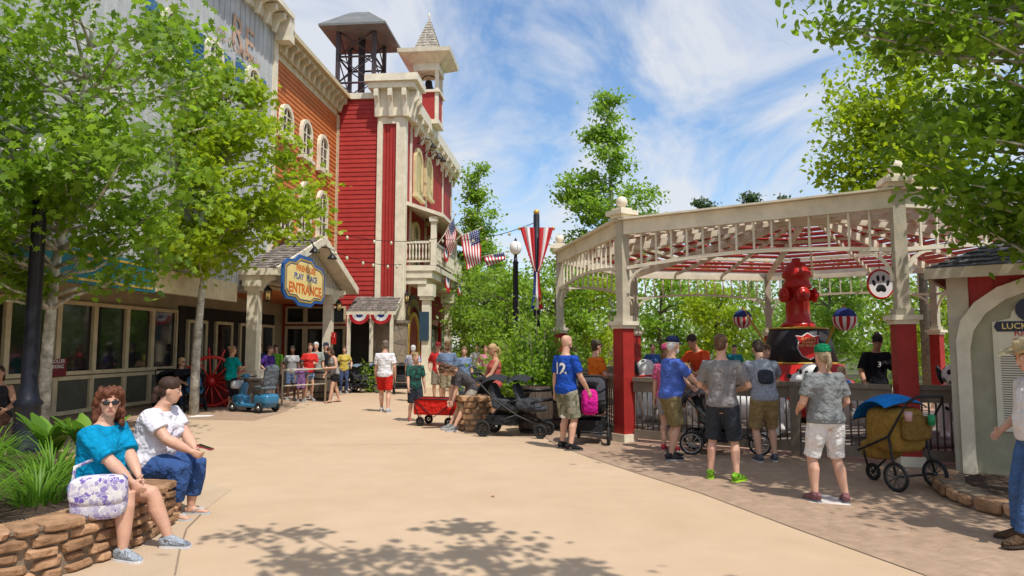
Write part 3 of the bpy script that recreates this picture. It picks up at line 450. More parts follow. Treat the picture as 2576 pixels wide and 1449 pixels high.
# ---------------------------------------------------------------- frames for buildings
class Fr:
    def __init__(s,O,a): s.O=V(O);s.a=a;s.d=V((sin(a),cos(a),0));s.n=V((cos(a),-sin(a),0))
    def hit(s,px,py,w=0.): r=ray(px,py);c=V((0,0,CH));t=((s.O-c).dot(s.n)+w)/r.dot(s.n);p=c+r*t; return (p-s.O).dot(s.d),p.z
    def hitu(s,px,py,u=0.): r=ray(px,py);c=V((0,0,CH));t=((s.O-c).dot(s.d)+u)/r.dot(s.d);p=c+r*t; return (p-s.O).dot(s.n),p.z
    def root(s,*a,**k): return E(*a,loc=s.O,rz=-s.a,**k)
    def w(s,x,u,z): return s.O+s.n*x+s.d*u+V((0,0,z))
FA=Fr((-7.3,28,0),R(5))
def clapx(b,x,y0,y1,z0,z1,st=.17):
    z=z0
    while z<z1-.01: h=min(st,z1-z); b.prism([(x,z),(x+.032,z),(x+.008,z+h),(x,z+h)],lambda p,q,k:V((p,y0+k,q)),y1-y0); z+=st
def clapy(b,y,x0,x1,z0,z1,st=.17):
    z=z0
    while z<z1-.01: h=min(st,z1-z); b.prism([(y,z),(y-.032,z),(y-.008,z+h),(y,z+h)],lambda p,q,k:V((x0+k,p,q)),x1-x0); z+=st
def arch(w,h,r=None,n=10):
    r=w/2 if r is None else r; return [(-w/2,0),(w/2,0)]+[(w/2*cos(pi*i/n),h-r+r*sin(pi*i/n)) for i in range(n+1)]
def window(root,x,u,z,w,h,fm=TAN,r=None,pane=DGLASS,fw=.13,rows=3,shut=None,louver=None):
    fn=lambda a,b_,k:V((x+k,u+a,z+b_)); o_=arch(w,h,r); i_=[(a*(1-2*fw/w),fw+(c)*(1-2*fw/h)) for a,c in o_]
    b=MB(); b.frame(o_,i_,fn,.13); o=b.build('window',fm,root); b=MB(); b.prism(i_,lambda a,c,k:fn(a,c,.035+k),.02); b.build('pane',louver or pane,o)
    b=MB(); b.bb(x+.055,x+.085,u-.025,u+.025,z+fw,z+h-fw)
    if louver:
        zz=z+fw
        while zz<z+h-fw*1.5: b.bb(x+.055,x+.08,u-w/2+fw*1.2,u+w/2-fw*1.2,zz,zz+.05); zz+=.09
    else:
        for i in range(1,rows): zz=z+fw+(h-2*fw)*i/rows; b.bb(x+.056,x+.083,u-w/2+fw,u+w/2-fw,zz-.02,zz+.02)
    b.build('muntin',fm,o); b=MB(); b.bb(x,x+.2,u-w/2-.1,u+w/2+.1,z-.12,z); b.build('sill',fm,o)
    if shut:
        for sd in(-1,1): b=MB(); b.bb(x,x+.05,u+sd*(w/2+.28)-.22,u+sd*(w/2+.28)+.22,z,z+h*.9); [b.bb(x+.05,x+.07,u+sd*(w/2+.28)-.18,u+sd*(w/2+.28)+.18,z+.1+q*.12,z+.16+q*.12) for q in range(int((h*.9-.2)/.12))]; b.build('shutter',shut,o)
def brackets(root,x,us,z,d,h,m,nm='bracket'):
    me=MB().prism([(0,0),(.08,0),(d*.5,h*.55),(d,h*.7),(d,h),(0,h)],lambda p,q,k:V((p,k-.07,q)),.14).mesh(nm,m)
    for u in us: mk(nm,me,root,(x,u,z))
uo=FA.hit(692,300)[0]
t=FA.root('orange_building','orange clapboard building with cream cornice and arched windows','building')
b=MB(); b.bb(-7,0,uo,-.02,3.4,11.9); b.build('wall',ORG,t); b=MB(); clapx(b,.0,uo+.02,-.25,3.4,11.2); b.build('siding',ORG,t)
b=MB(); b.bb(0,.07,-.24,-.02,3.4,11.3); b.bb(0,.05,uo,-.25,11.2,11.45); b.build('trim',TAN,t); b=MB(); b.bb(-7,.55,uo,-.03,12.0,12.16); b.bb(-7,.4,uo,-.03,11.9,12.0); b.bb(0,.12,uo,-.03,11.45,11.9); b.build('cornice',TAN,t)
brackets(t,.12,np.linspace(uo+.2,-.3,12),11.4,.32,.5,TAN)
for px,py0,py1 in((713,345,262),(763,398,300),(806,430,338),(709,590,478),(760,594,455),(803,602,478)):
    u,z0=FA.hit(px,py0); z1=FA.hit(px,py1)[1]; window(t,.03,u,z0,1.0,z1-z0,WH if px>0 else TAN,pane=DGLASS)
t=FA.root('grey_building','grey board and batten building with blue shutters and faded orange lettering','building'); ug=uo-22
b=MB(); b.bb(-7,-.03,ug,uo-.02,3.4,12.5); b.build('wall',GRY,t); b=MB(); u=ug
while u<uo-.2: b.bb(-.03,.0,u+.01,u+.28,3.4,12.0); b.bb(-.005,.025,u+.26,u+.31,3.4,12.0); u+=.3
b.build('siding',GRY,t); b=MB(); b.bb(-7,.6,ug,uo-.03,12.5,12.68); b.bb(-.03,.12,ug,uo-.03,12.0,12.5); b.bb(-.03,.07,uo-.3,uo-.03,3.4,12.0); b.bb(-.03,.55,uo-.3,uo+.1,11.7,12.5); b.build('cornice',WH,t); brackets(t,.12,np.linspace(ug+12,uo-.6,16),11.85,.4,.6,WH)
SHB=mat('blue_shutter',(.05,.14,.30),.6,.15)
for px,py0,py1 in((528,215,95),(627,255,165),(420,150,20)): u,z0=FA.hit(px,py0); z1=FA.hit(px,py1)[1]; window(t,.03,u,z0,.85,z1-z0,WH,shut=SHB)
OL=mat('faded_orange_lettering',(.52,.34,.24),.7,.25,6)
for st,pxa,pya,sz in(('RE',612,98,1.3),('CE COMPANY',604,128,.42)):
    u0,z0=FA.hit(pxa,pya,.03); puttext('lettering',st,sz,OL,t,lambda x,y:V((.034,u0+x,z0+y)),bold=.01)
t=FA.root('storefront','cream framed storefront with dark windows and olive panels under the trees','storefront'); XS=-2.1; OLV=mat('olive_panel',(.085,.085,.065),.6,.15)
b=MB(); b.bb(XS-.3,XS-.08,ug,0,0,3.4); b.build('wall',mat('tan_wall',(.34,.28,.19),.7,.15,2),t); b=MB(); b.bb(XS-.08,0,ug,-8.3,3.25,3.4); b.build('soffit',TAN,t)
b=MB(); b.bb(-.1,.06,ug,-8.3,2.95,3.5); b.build('fascia',TAN,t)
edges=[FA.hit(p,900,XS)[0] for p in(-190,-60,10,140,232,314,378,440)]
for a,c in zip(edges[:-1],edges[1:]):
    b=MB(); b.frame([(a,1.0),(c,1.0),(c,2.75),(a,2.75)],[(a+.07,1.09),(c-.07,1.09),(c-.07,2.66),(a+.07,2.66)],lambda p,q,k:V((XS-.08+k,p,q)),.14); o=b.build('window',TAN,t); b=MB(); b.bb(XS-.075,XS-.02,a+.06,c-.06,1.08,2.67); b.build('pane',DGLASS,o)
    b=MB(); b.frame([(a,.08),(c,.08),(c,.97),(a,.97)],[(a+.07,.17),(c-.07,.17),(c-.07,.88),(a+.07,.88)],lambda p,q,k:V((XS-.08+k,p,q)),.11); o=b.build('panel',TAN,t); b=MB(); b.bb(XS-.075,XS-.03,a+.06,c-.06,.16,.89); b.build('panel_board',OLV,o)
b=MB(); b.bb(XS-.08,XS-.02,edges[-1]+.2,-.9,.0,2.9); b.build('dark_opening',mat('dark_interior',(.025,.02,.018),.8,.3),t)
for uu in np.linspace(-6.6,-1.6,4):
    b=MB(); b.frame(arch(1.15,2.5,.01),[(p*.8,.1+q*.92) for p,q in arch(1.15,2.5,.01)],lambda p,q,k:V((XS-.02+k,uu+p,q)),.08); o=b.build('door',TAN,t); b=MB(); b.bb(XS-.01,XS+.02,uu-.46,uu+.46,.1,2.38); b.build('pane',DGLASS,o)
t=FA.root('wall_sign','dark red stroller parking sign hanging on the storefront','sign'); u,z=FA.hit(140,925,XS+.1); b=MB(); b.bb(XS+.08,XS+.1,u-.34,u+.34,z-.2,z+.2); b.build('board',pnt((.18,.02,.03)),t); puttext('lettering','STROLLER\nPARKING',.12,WTXT,t,lambda x,y:V((XS+.105,u+x,z+.08+y)))
t=FA.root('shop_sign','dark teal shop signboard with gold border half hidden by leaves','sign'); u,z=FA.hit(240,676,.2); b=MB(); b.bb(.1,.2,u-3.4,u+2.0,z-.33,z+.33); b.build('board',pnt((.015,.13,.165)),t); b=MB(); b.frame([(u-3.3,z-.27),(u+1.9,z-.27),(u+1.9,z+.27),(u-3.3,z+.27)],[(u-3.25,z-.22),(u+1.85,z-.22),(u+1.85,z+.22),(u-3.25,z+.22)],lambda p,q,k:V((.2+k,p,q)),.01); b.build('border',GOLD,t)
def shingles(b,p,q,r,s_,rows,cols,th=.035):
    p,q,r,s_=map(V,(p,q,r,s_)); nrm=(q-p).cross(s_-p).normalized()
    for i in range(rows):
        v0=i/rows; v1=min(1,(i+1.25)/rows); x=rnd.uniform(-1,0)/cols
        while x<1:
            w=rnd.uniform(.6,1.4)/cols; a=max(0,x); c=min(1,x+w-.004); x+=w
            if c-a<.004: continue
            vv=v0-rnd.uniform(0,.25)/rows if i else v0
            A,B,Cc,D=[p.lerp(q,h).lerp(s_.lerp(r,h),v) for h,v in((a,vv),(c,vv),(c,v1),(a,v1))]; k=nrm*(th*rnd.uniform(.8,1.3)); b.add([A,B,Cc,D,A+k,B+k,Cc+k*.2,D+k*.2],[(4,5,6,7),(0,1,5,4),(1,2,6,5),(3,0,4,7)])
t=FA.root('entrance_porch','gabled entrance porch with cream columns and wood shingle roof','porch'); uc,hw=-4.4,3.75; zE,zA=3.95,5.45
b=MB()
for sd in(-1,1):
    e=uc+sd*hw
    if sd<0: shingles(b,(-2.5,e,zE),(1.2,e,zE),(1.2,uc,zA),(-2.5,uc,zA),14,22)
    else: shingles(b,(1.2,e,zE),(-2.5,e,zE),(-2.5,uc,zA),(1.2,uc,zA),14,22)
b.build('roof',SHING,t)
b=MB()
for sd in(-1,1): e=uc+sd*hw; b.add([(-2.5,e,zE-.02),(1.15,e,zE-.02),(1.15,uc,zA-.02),(-2.5,uc,zA-.02),(-2.5,e,zE-.12),(1.15,e,zE-.12),(1.15,uc,zA-.12),(-2.5,uc,zA-.12)],[(0,1,2,3),(7,6,5,4),(0,4,5,1),(1,5,6,2)]); b.beam((1.19,e,zE-.1),(1.19,uc,zA-.1),.07,.26); b.beam((-2.5,e,zE-.1),(1.19,e,zE-.1),.06,.2)
b.build('rake_board',WH,t)
b=MB(); b.prism([(uc-hw+.3,zE-.15),(uc+hw-.3,zE-.15),(uc,zA-.2)],lambda p,q,k:V((.55+k,p,q)),.05); u=uc-hw+.5
while u<uc+hw-.4: b.bb(.6,.625,u,u+.05,zE-.12,zE-.2+(hw-abs(u-uc)-.1)*(zA-zE)/hw*.93); u+=.3
b.build('gable',mat('gable_boards',(.46,.43,.36),.6,.12),t)
b=MB(); b.bb(.25,.62,uc-3.7,uc+3.7,3.6,3.86); b.bb(-2.,.25,uc-3.7,uc-3.4,3.6,3.86); b.bb(-2.,.25,uc+3.4,uc+3.68,3.6,3.86); b.build('beam',WH,t)
for u in(-7.9,-1.75):
    b=MB(); b.bb(.24,.56,u-.16,u+.16,.75,3.3); b.bb(.18,.62,u-.22,u+.22,3.3,3.42); b.bb(.13,.67,u-.27,u+.27,3.42,3.6); b.bb(.16,.64,u-.24,u+.24,.75,1.0); o=b.build('column',WH,t); b=MB(); b.bb(-.08,.88,u-.48,u+.48,0,.68); b.bb(-.12,.92,u-.52,u+.52,.68,.75); b.build('pedestal',STONEB,o)
brackets(t,.6,[-7.9,-1.75],3.3,.45,.5,WH)
b=MB(); b.bb(-2,.2,uc-3.4,uc+3.4,3.5,3.58); b.build('ceiling',TAN,t)
b=MB(); shingles(b,(2.9,-1.3,3.05),(.95,-1.3,3.05),(.95,-.04,3.7),(2.9,-.04,3.7),8,10); b.build('side_roof',SHING,t); b=MB(); b.beam((.95,-1.25,2.97),(2.9,-1.25,2.97),.08,.16); b.beam((2.85,-1.25,2.97),(2.85,-.05,3.6),.07,.14)
for x in(1.05,1.95,2.75): b.bb(x-.06,x+.06,-1.31,-1.19,0,2.9)
b.build('side_posts',WH,t); b=MB(); b.bb(.75,1.55,-.12,-.045,0,2.8); b.build('side_door',mat('dark_doorway',(.02,.018,.016),.8),t)
for x in(-1.6,-.75,.1):
    b=MB(); b.frame([(x-.42,0),(x+.42,0),(x+.42,2.5),(x-.42,2.5)],[(x-.32,.5),(x+.32,.5),(x+.32,2.38),(x-.32,2.38)],lambda p,q,k:V((p,-.045-k,q)),.07); o=b.build('end_door',TAN,t); b=MB(); b.bb(x-.33,x+.33,-.075,-.046,.1,2.4); b.build('pane',DGLASS,o)
    b=MB(); b.frame([(x-.42,2.58),(x+.42,2.58),(x+.42,3.3),(x-.42,3.3)],[(x-.34,2.66),(x+.34,2.66),(x+.34,3.22),(x-.34,3.22)],lambda p,q,k:V((p,-.045-k,q)),.07); o=b.build('transom',TAN,t); b=MB(); b.bb(x-.35,x+.35,-.075,-.046,2.65,3.23); b.build('pane',DGLASS,o)
t=FA.root('entrance_sign','blue bordered cream play place entrance sign on the porch gable','sign'); us,zs=FA.hit(768,708,1.3)
def plq(w,h):
    return [(-w,-h*.55),(-w*.85,-h*.8),(-w*.5,-h*.8),(-w*.3,-h),(w*.3,-h),(w*.5,-h*.8),(w*.85,-h*.8),(w,-h*.55),(w,h*.5),(w*.8,h*.72),(w*.5,h*.75),(w*.28,h),(-w*.28,h),(-w*.5,h*.75),(-w*.8,h*.72),(-w,h*.5)]
b=MB(); b.prism(plq(1.7,.8),lambda p,q,k:V((1.25+k,us+p,zs+q)),.06); b.build('backing',SIGNB,t); b=MB(); b.frame(plq(1.57,.68),plq(1.48,.63),lambda p,q,k:V((1.311+k,us+p,zs+q)),.012); b.build('gold_line',GOLD,t); b=MB(); b.prism(plq(1.42,.585),lambda p,q,k:V((1.31+k,us+p,zs+q)),.015); b.build('face',SIGNC,t)
for st,sz,dy,m in(('FIREHOUSE',.26,.36,SIGNO),('PLAY   PLACE',.26,.1,SIGNB),('ENTRANCE',.43,-.28,SIGNO)): puttext('lettering',st,sz,m,t,lambda x,y,dy=dy:V((1.33,us+x*1.2,zs+y+dy)),bold=.03)
def goose(label,x,u,z,pl=None):
    q=FA.root('gooseneck_lamp',label,'lamp'); b=MB(); b.tube([(x-.6,u,z+.1),(x-.3,u,z+.35),(x,u,z+.3),(x+.1,u,z+.1)],.022,8); b.build('arm',BLK,q); b=MB(); b.lathe([(.03,.12),(.06,.08),(.16,-.05),(.17,-.08),(.15,-.08)],(x+.12,u,z),14); b.build('shade',BLK,q)
goose('black gooseneck lamp over the left half of the entrance sign',1.5,us-.1,zs+.98); goose('black gooseneck lamp over the right end of the entrance sign',1.5,us+1.5,zs+.98)
AMB=mat('amber_glass',(.6,.42,.15),.2,.1)
def lantern(label,p):
    q=E('wall_lantern',label,'lantern',p,-FA.a); b=MB(); b.lathe([(.02,.3),(.11,.2),(.13,.17),(.1,.17)],n=6,sm=0); b.lathe([(.08,-.17),(.09,-.13)],n=6,sm=0); b.tube([(-.25,0,.1),(-.15,0,.32),(0,0,.3)],.015,6)
    for i in range(6): a=pi*i/3; b.tube([(.08*cos(a),.08*sin(a),-.14),(.105*cos(a),.105*sin(a),.18)],.01,5)
    b.build('cage',BLK,q); b=MB(); b.lathe([(.065,-.12),(.085,.16)],n=10); b.build('glass',AMB,q)
lantern('black lantern on the near porch column',FA.w(.8,-7.9,3.15)); lantern('black lantern on the far porch column',FA.w(.8,-1.75,3.15)); lantern('black lantern on the firehouse wall beside the station lettering',FA.w(2.98,.2,3.6)); lantern('black lantern hanging on the balcony wall of the firehouse',FA.w(3.2,3.0,7.2))
# firehouse
XF=2.75
t=FA.root('firehouse','red clapboard firehouse tower building with cream trim and balcony','building')
b=MB(); b.bb(-5,XF,0,11.5,0,12.1); b.build('wall',RED,t); b=MB(); clapy(b,0.,.0,1.72,3.4,12.0,.19); b.build('siding',RED,t)
b=MB(); b.bb(-.0,3.4,-.12,0,12.0,12.25); b.bb(1.72,1.94,-.12,-.0,2.7,11.2); b.bb(2.52,2.87,-.12,.0,2.7,11.2); b.bb(XF,2.9,-.0,.35,2.7,11.2); b.bb(1.94,2.52,-.11,-.0,10.9,11.2); b.bb(XF,2.82,1.35,1.5,2.7,11.6); b.bb(XF,2.82,4.4,4.6,2.7,11.6); b.bb(XF,2.82,8.6,8.8,7.4,11.6); b.bb(XF,2.82,11.2,11.5,2.7,11.6); b.build('corner_board',WH,t)
b=MB(); x=1.96
while x<2.5: b.bb(x,x+.11,-.04,0,2.75,10.88); x+=.14
for u0,u1 in((.36,1.34),(1.51,4.39),(4.61,11.19)):
    u=u0
    while u<u1-.12: b.bb(XF,XF+.03,u,u+.12,2.75,11.6); u+=.15
b.build('vertical_boards',RED,t)
b=MB(); b.bb(1.55,2.98,-.22,.5,0,2.6); b.bb(1.5,3.03,-.27,.55,2.6,2.72); b.bb(XF,2.95,.5,1.6,0,1.0); b.build('stone_base',STONEB,t)
b=MB(); b.bb(1.6,3.05,-.2,.6,11.2,12.3); b.bb(1.4,3.35,-.5,.9,12.3,12.55); b.bb(1.28,3.5,-.62,1.0,12.55,12.85); b.bb(XF,3.3,1.0,11.5,11.65,12.15); b.bb(XF,3.1,1.0,11.5,11.3,11.65); b.build('cornice',WH,t)
me=MB().prism([(0,0),(.1,0),(.2,.6),(.35,.8),(.35,1.1),(0,1.1)],lambda p,q,k:V((k-.09,-.2-p,q)),.18).mesh('bracket',WH)
for x in(1.75,2.33,2.92): mk('bracket',me,t,(x,0,11.15))
brackets(t,3.05,[-.05,.45],11.15,.4,1.1,WH); brackets(t,2.9,np.linspace(1.6,11.2,9),10.85,.4,.8,WH)
CRM=mat('cream_louver',(.66,.56,.30),.55,.1)
for px in(1047,1073): u,z0=FA.hit(px,497,XF); z1=FA.hit(px,372 if px<1060 else 395,XF)[1]; window(t,XF+.03,u,z0,1.5,z1-z0,CRM,fw=.16,louver=CRM)
for u in(2.2,5.6): window(t,XF+.03,u,5.05,1.3,2.1,CRM,r=.3,fw=.16)
xB=FA.hitu(1090,690,.5)[0]; xB=max(xB,3.8)
b=MB(); b.bb(XF,xB+.1,.45,11,4.8,5.02); b.bb(XF,xB-.05,.5,11,4.5,4.8); b.bb(XF,xB-.3,.55,10.9,4.25,4.5); b.build('balcony_floor',WH,t)
b=MB(); b.beam((XF,.55,6.0),(xB,.55,6.0),.1,.1); b.beam((XF,.55,5.2),(xB,.55,5.2),.07,.07); b.beam((xB,.55,6.0),(xB,10.9,6.0),.1,.1); b.beam((xB,.55,5.2),(xB,10.9,5.2),.07,.07)
for i in range(9): x=XF+.1+(xB-XF-.15)*i/8; b.lathe([(.025,5.2),(.045,5.4),(.02,5.65),(.04,5.8),(.025,6.0)],(x,.55,0),8)
for i in range(60): b.lathe([(.025,5.2),(.045,5.4),(.02,5.65),(.04,5.8),(.025,6.0)],(xB,.7+i*.17,0),6)
b.build('railing',WH,t)
for u in(.55,5.6,10.7):
    b=MB(); b.bb(xB-.11,xB+.11,u-.11,u+.11,5.02,7.0); b.bb(xB-.17,xB+.17,u-.17,u+.17,6.85,7.05); b.build('balcony_post',WH,t); b=MB(); x=xB-.35; b.bb(x-.17,x+.17,u+.2,u+.54,.8,3.6); b.bb(x-.26,x+.26,u+.11,u+.63,3.6,3.75); b.bb(x-.32,x+.32,u+.05,u+.69,3.75,4.25); b.bb(x-.24,x+.24,u+.13,u+.61,.6,.95); b.bb(x-.34,x+.34,u+.03,u+.71,0,.6); b.build('column',WH,t)
b=MB(); b.add([(XF,.3,7.75),(xB+.45,.3,7.15),(xB+.45,11.1,7.15),(XF,11.1,7.75),(XF,.3,7.6),(xB+.45,.3,7.0),(xB+.45,11.1,7.0),(XF,11.1,7.6)],[(0,1,2,3),(7,6,5,4),(0,4,5,1),(1,5,6,2),(3,2,6,7)]); b.build('balcony_roof',WH,t)
b=MB(); b.prism(arch(1.7,2.9),lambda p,q,k:V((XF+.03+k,2.0+p,q)),.05); b.build('doorway',mat('dark_door_red',(.2,.018,.018),.5),t); b=MB(); b.frame(arch(2.1,3.15),[(p*.82,q*.95) for p,q in arch(2.1,3.15)],lambda p,q,k:V((XF+.03+k,2.0+p,q)),.12); b.build('door_arch',GOLD,t)
for u in(4.0,6.5,9.0): b=MB(); b.bb(XF+.03,XF+.12,u-.85,u+.85,0,3.0); o=b.build('bay_door',FRED,t); b=MB(); [b.bb(XF+.12,XF+.14,u+q*.5-.2,u+q*.5+.2,1.5,2.7) for q in(-1,0,1)]; b.build('door_pane',DGLASS,o)
v,f=text('FIRE STATION N',.36,bold=.02); b=MB(); b.add([V((XF+.16,1.9+(1.42+y)*sin(x/1.42),2.15+(1.42+y)*cos(x/1.42))) for x,y,_ in v],f); b.build('lettering',GOLD,t)
b=MB(); P=[(1.9+r_*sin(a),2.15+r_*cos(a)) for r_,A in((1.75,np.linspace(1.3,-1.3,14)),(1.2,np.linspace(-1.3,1.3,14))) for a in A]; b.prism(P,lambda p,q,k:V((XF+.1+k,p,q)),.05); b.build('arched_board',mat('dark_sign',(.06,.03,.02),.5),t)
cu,cx=3.9,3.0
b=MB(); b.bb(cx-.56,cx+.56,cu-.56,cu+.56,12.1,13.5); b.build('cupola_base',RED,t); b=MB(); b.bb(cx-.66,cx+.66,cu-.66,cu+.66,13.5,13.62); b.bb(cx-.62,cx+.62,cu-.62,cu+.62,12.0,12.2)
for a in(-1,1):
    for c in(-1,1): b.bb(cx+a*.5-.08,cx+a*.5+.08,cu+c*.5-.08,cu+c*.5+.08,12.1,14.9)
b.bb(cx-.62,cx+.62,cu-.62,cu+.62,14.55,14.9); b.add([(cx+x*k,cu+y*k,z) for k,z in((.66,14.9),(1.22,15.22),(1.25,15.4)) for x,y in((-1,-1),(1,-1),(1,1),(-1,1))],[(3,2,1,0),(8,9,10,11)]+[(r*4+i,r*4+(i+1)%4,r*4+4+(i+1)%4,r*4+4+i) for r in(0,1) for i in range(4)]); b.build('cupola_frame',WH,t)
b=MB(); ap=V((cx,cu,17.35)); cs=[V((cx+x*.66,cu+y*.66,15.4)) for x,y in((-1,-1),(1,-1),(1,1),(-1,1))]
for i in range(4): p,q=cs[i],cs[(i+1)%4]; b.add([p,q,ap],[(0,1,2)]); shingles(b,p,q,ap.lerp(q,.03),ap.lerp(p,.03),13,7,.04)
b.build('spire',mat('pale_shingle',(.36,.32,.27),.85,.3,6,.4,30,rv=.8),t); b=MB(); b.lathe([(.05,17.2),(.03,17.4),(.06,17.5),(0,17.7)],(cx,cu,0),8); b.build('finial',WH,t)
b=MB(); b.lathe([(.3,13.75),(.26,13.85),(.18,14.05),(.16,14.25),(.05,14.32)],(cx,cu,0),16); b.torus((cx,cu,14.15),.4,.025,(0,1,0),20,6); b.build('bell',BLK,t)
b=MB(); mx,mu,h_=.25,2.2,.82
for a in(-1,1):
    for c in(-1,1): b.bb(mx+a*h_-.08,mx+a*h_+.08,mu+c*h_-.08,mu+c*h_+.08,12.1,15.8)
P=[(-1,-1),(1,-1),(1,1),(-1,1)]
for z0,z1 in((12.2,13.3),(13.3,14.5),(14.5,15.7)):
    for i in range(4):
        A,B=P[i],P[(i+1)%4]; q=lambda k,z:(mx+k[0]*h_,mu+k[1]*h_,z); b.tube([q(A,z0),q(B,z1)],.03,5); b.tube([q(B,z0),q(A,z1)],.03,5); b.tube([q(A,z1),q(B,z1)],.05,5)
b.tube([(mx,mu,12.1),(mx,mu,15.7)],.16,8); b.build('lookout_frame',mat('dark_steel',(.055,.04,.045),.5,.2),t)
b=MB(); b.add([(mx+x*k,mu+y*k,z) for k,z in((1.5,15.65),(1.5,15.75),(.42,16.75)) for x,y in P],[(3,2,1,0),(8,9,10,11)]+[(r*4+i,r*4+(i+1)%4,r*4+4+(i+1)%4,r*4+4+i) for r in(0,1) for i in range(4)]); b.build('lookout_roof',mat('grey_roof_metal',(.15,.155,.15),.5,.2,3),t)
for k,(px,py) in enumerate(((1072,368),(1085,395),(1098,402))): u,z=FA.hit(px,py,XF+.5); goose(['black gooseneck lamp nearest on the firehouse upper wall','black gooseneck lamp second along the firehouse upper wall','black gooseneck lamp farthest on the firehouse upper wall'][k],XF+.7,u,z)
def bunting(label,c,ux,r):
    q=E('bunting',label,'bunting',c); ux=V(ux).normalized(); nz=ux.cross(V((0,0,1))); b=MB(); n=36
    def f(u,v): a=pi+pi*u; rr=r*v; k=math.sin(u*n*pi)*.05*v*r; return ux*(cos(a)*rr)+V((0,0,sin(a)*rr*.9))+nz*k
    b.grid(f,n*2,6,1,lambda i,j:[2,2,1,1,0,0][j]); b.build('cloth',[FR,FW,BLUE],q)
bl=['red white and blue bunting fan nearest the porch column','second red white and blue bunting fan on the lean-to roof']
for i,x in enumerate((1.5,2.36)): bunting(bl[i],FA.w(x,-1.38,2.9),FA.n,.42)
bunting('bunting fan on the near end of the firehouse balcony',FA.w(xB+.12,3.2,4.75),FA.d,.75); bunting('bunting fan on the far part of the firehouse balcony',FA.w(xB+.12,6.5,4.75),FA.d,.75); bunting('bunting fan tied to the balcony railing',FA.w(xB+.14,2.6,5.95),FA.d,.6)
def flag(label,base,corners,Y):
    tip,inn,fi,fo=[at(px,py,Y+dy) for (px,py),dy in zip(corners,(0,.15,.0,-.15))]; q=E('flag',label,'flag',base); B0=V(base); b=MB(); b.tube([(0,0,0),inn-B0,tip-B0,tip-B0+(tip-inn).normalized()*.12],.02,8); b.build('staff',WH,q); b=MB(); b.ell(tip-B0+(tip-inn).normalized()*.14,.045); b.build('finial',GOLD,q)
    nz=(inn-tip).cross(fi-inn).normalized()
    def f(u,v): return (tip.lerp(inn,u)).lerp(fo.lerp(fi,u),v)-B0+nz*(.07*sin(v*9+u*3.5)*(.3+v))
    b=MB(); b.grid(f,13,20,1,lambda i,j:2 if (i<7 and j<8) else (i%2)); cl=b.build('cloth',[FR,FW,BLUE],q); b=MB()
    for i in range(5):
        for j in range(6):
            for e in(.014,-.014): b.add([f((i+.7)/13*1.35+.036*sin(a)*(1 if k%2 else .45),(j+.7)/20*1.2+.025*cos(a)*(1 if k%2 else .45))+nz*e for k,a in enumerate(np.linspace(0,2*pi,11)[:-1])],[tuple(range(10))])
    b.build('stars',FW,cl)
flag('american flag nearest the firehouse balcony post',FA.w(xB,.7,5.75),((1142,546),(1118,590),(1128,645),(1150,612)),28.6); flag('large american flag hanging out between the other two flags',FA.w(xB,2.2,5.75),((1205,576),(1158,594),(1174,678),(1212,658)),29.6); flag('american flag farthest along the balcony',FA.w(xB,8.5,5.7),((1268,634),(1216,645),(1226,668),(1272,654)),35)
def strand(label,pts,sag,n):
    q=E('string_lights',label,'string lights'); b=MB(); P=[]
    for a,c in zip(pts[:-1],pts[1:]): P+=[a.lerp(c,i/14)-V((0,0,sag*4*(i/14)*(1-i/14))) for i in range(15)]
    b.tube(P,.012,5); b.build('wire',BLK,q); me=MB().ell((0,0,-.07),(.05,.05,.075),None,8,6).mesh('bulb',BULB)
    for i in range(n): mk('bulb',me,q,P[int((i+.5)*len(P)/n)])
strand('upper string of bulbs from the porch to the banner pole',[at(800,575,22.5),at(1100,600,27),at(1345,560,21)],.25,12); strand('lower string of bulbs crossing the red siding',[at(830,625,22.5),at(1010,665,26)],.2,6)
t=E('hose_cart_wheel','large red spoked hose cart wheel by the storefront','wheel',G(537,18.8)); b=MB(); ax=(.3,-1,0); c=V((0,0,.72)); b.torus(c,.66,.045,ax,32,8); b.build('rim',FRED,t); b=MB(); x=V(ax).normalized().orthogonal(); y=V(ax).normalized().cross(x)
for i in range(14): a=2*pi*i/14; b.tube([c,c+(x*cos(a)+y*sin(a))*.66],.022,6)
b.tube([c-V(ax)*.12,c+V(ax)*.12],.1,12); b.build('spokes',FRED,t); b=MB(); b.bb(-.5,.5,.3,.5,.0,.9); b.build('hose_box',pnt((.2,.02,.02)),t)
t=E('post_sign','small red and white notice on the far porch column','sign',FA.w(.62,-1.75,0),-FA.a); b=MB(); b.bb(0,.03,-.22,.22,1.75,2.2); b.build('board',FRED,t); puttext('lettering','3',.2,WTXT,t,lambda x,y:V((.035,x,2.08+y)))
t=E('barrier_rail','grey ramp handrail beside the parked scooter','railing',G(715,19.5)); b=MB(); b.tube([(0,0,0),(0,0,1.0),(.9,1.2,1.0),(.9,1.2,0)],.03,8); b.tube([(0,0,.55),(.9,1.2,.55)],.02,8); b.build('rail',TAUPE,t)
t=E('menu_sign','dark upright sign board on the firehouse balcony column','sign',FA.w(xB-.1,.85,0),-FA.a); b=MB(); b.bb(-.5,-.1,-.18,-.14,1.9,3.1); b.build('board',pnt((.03,.06,.09)),t)
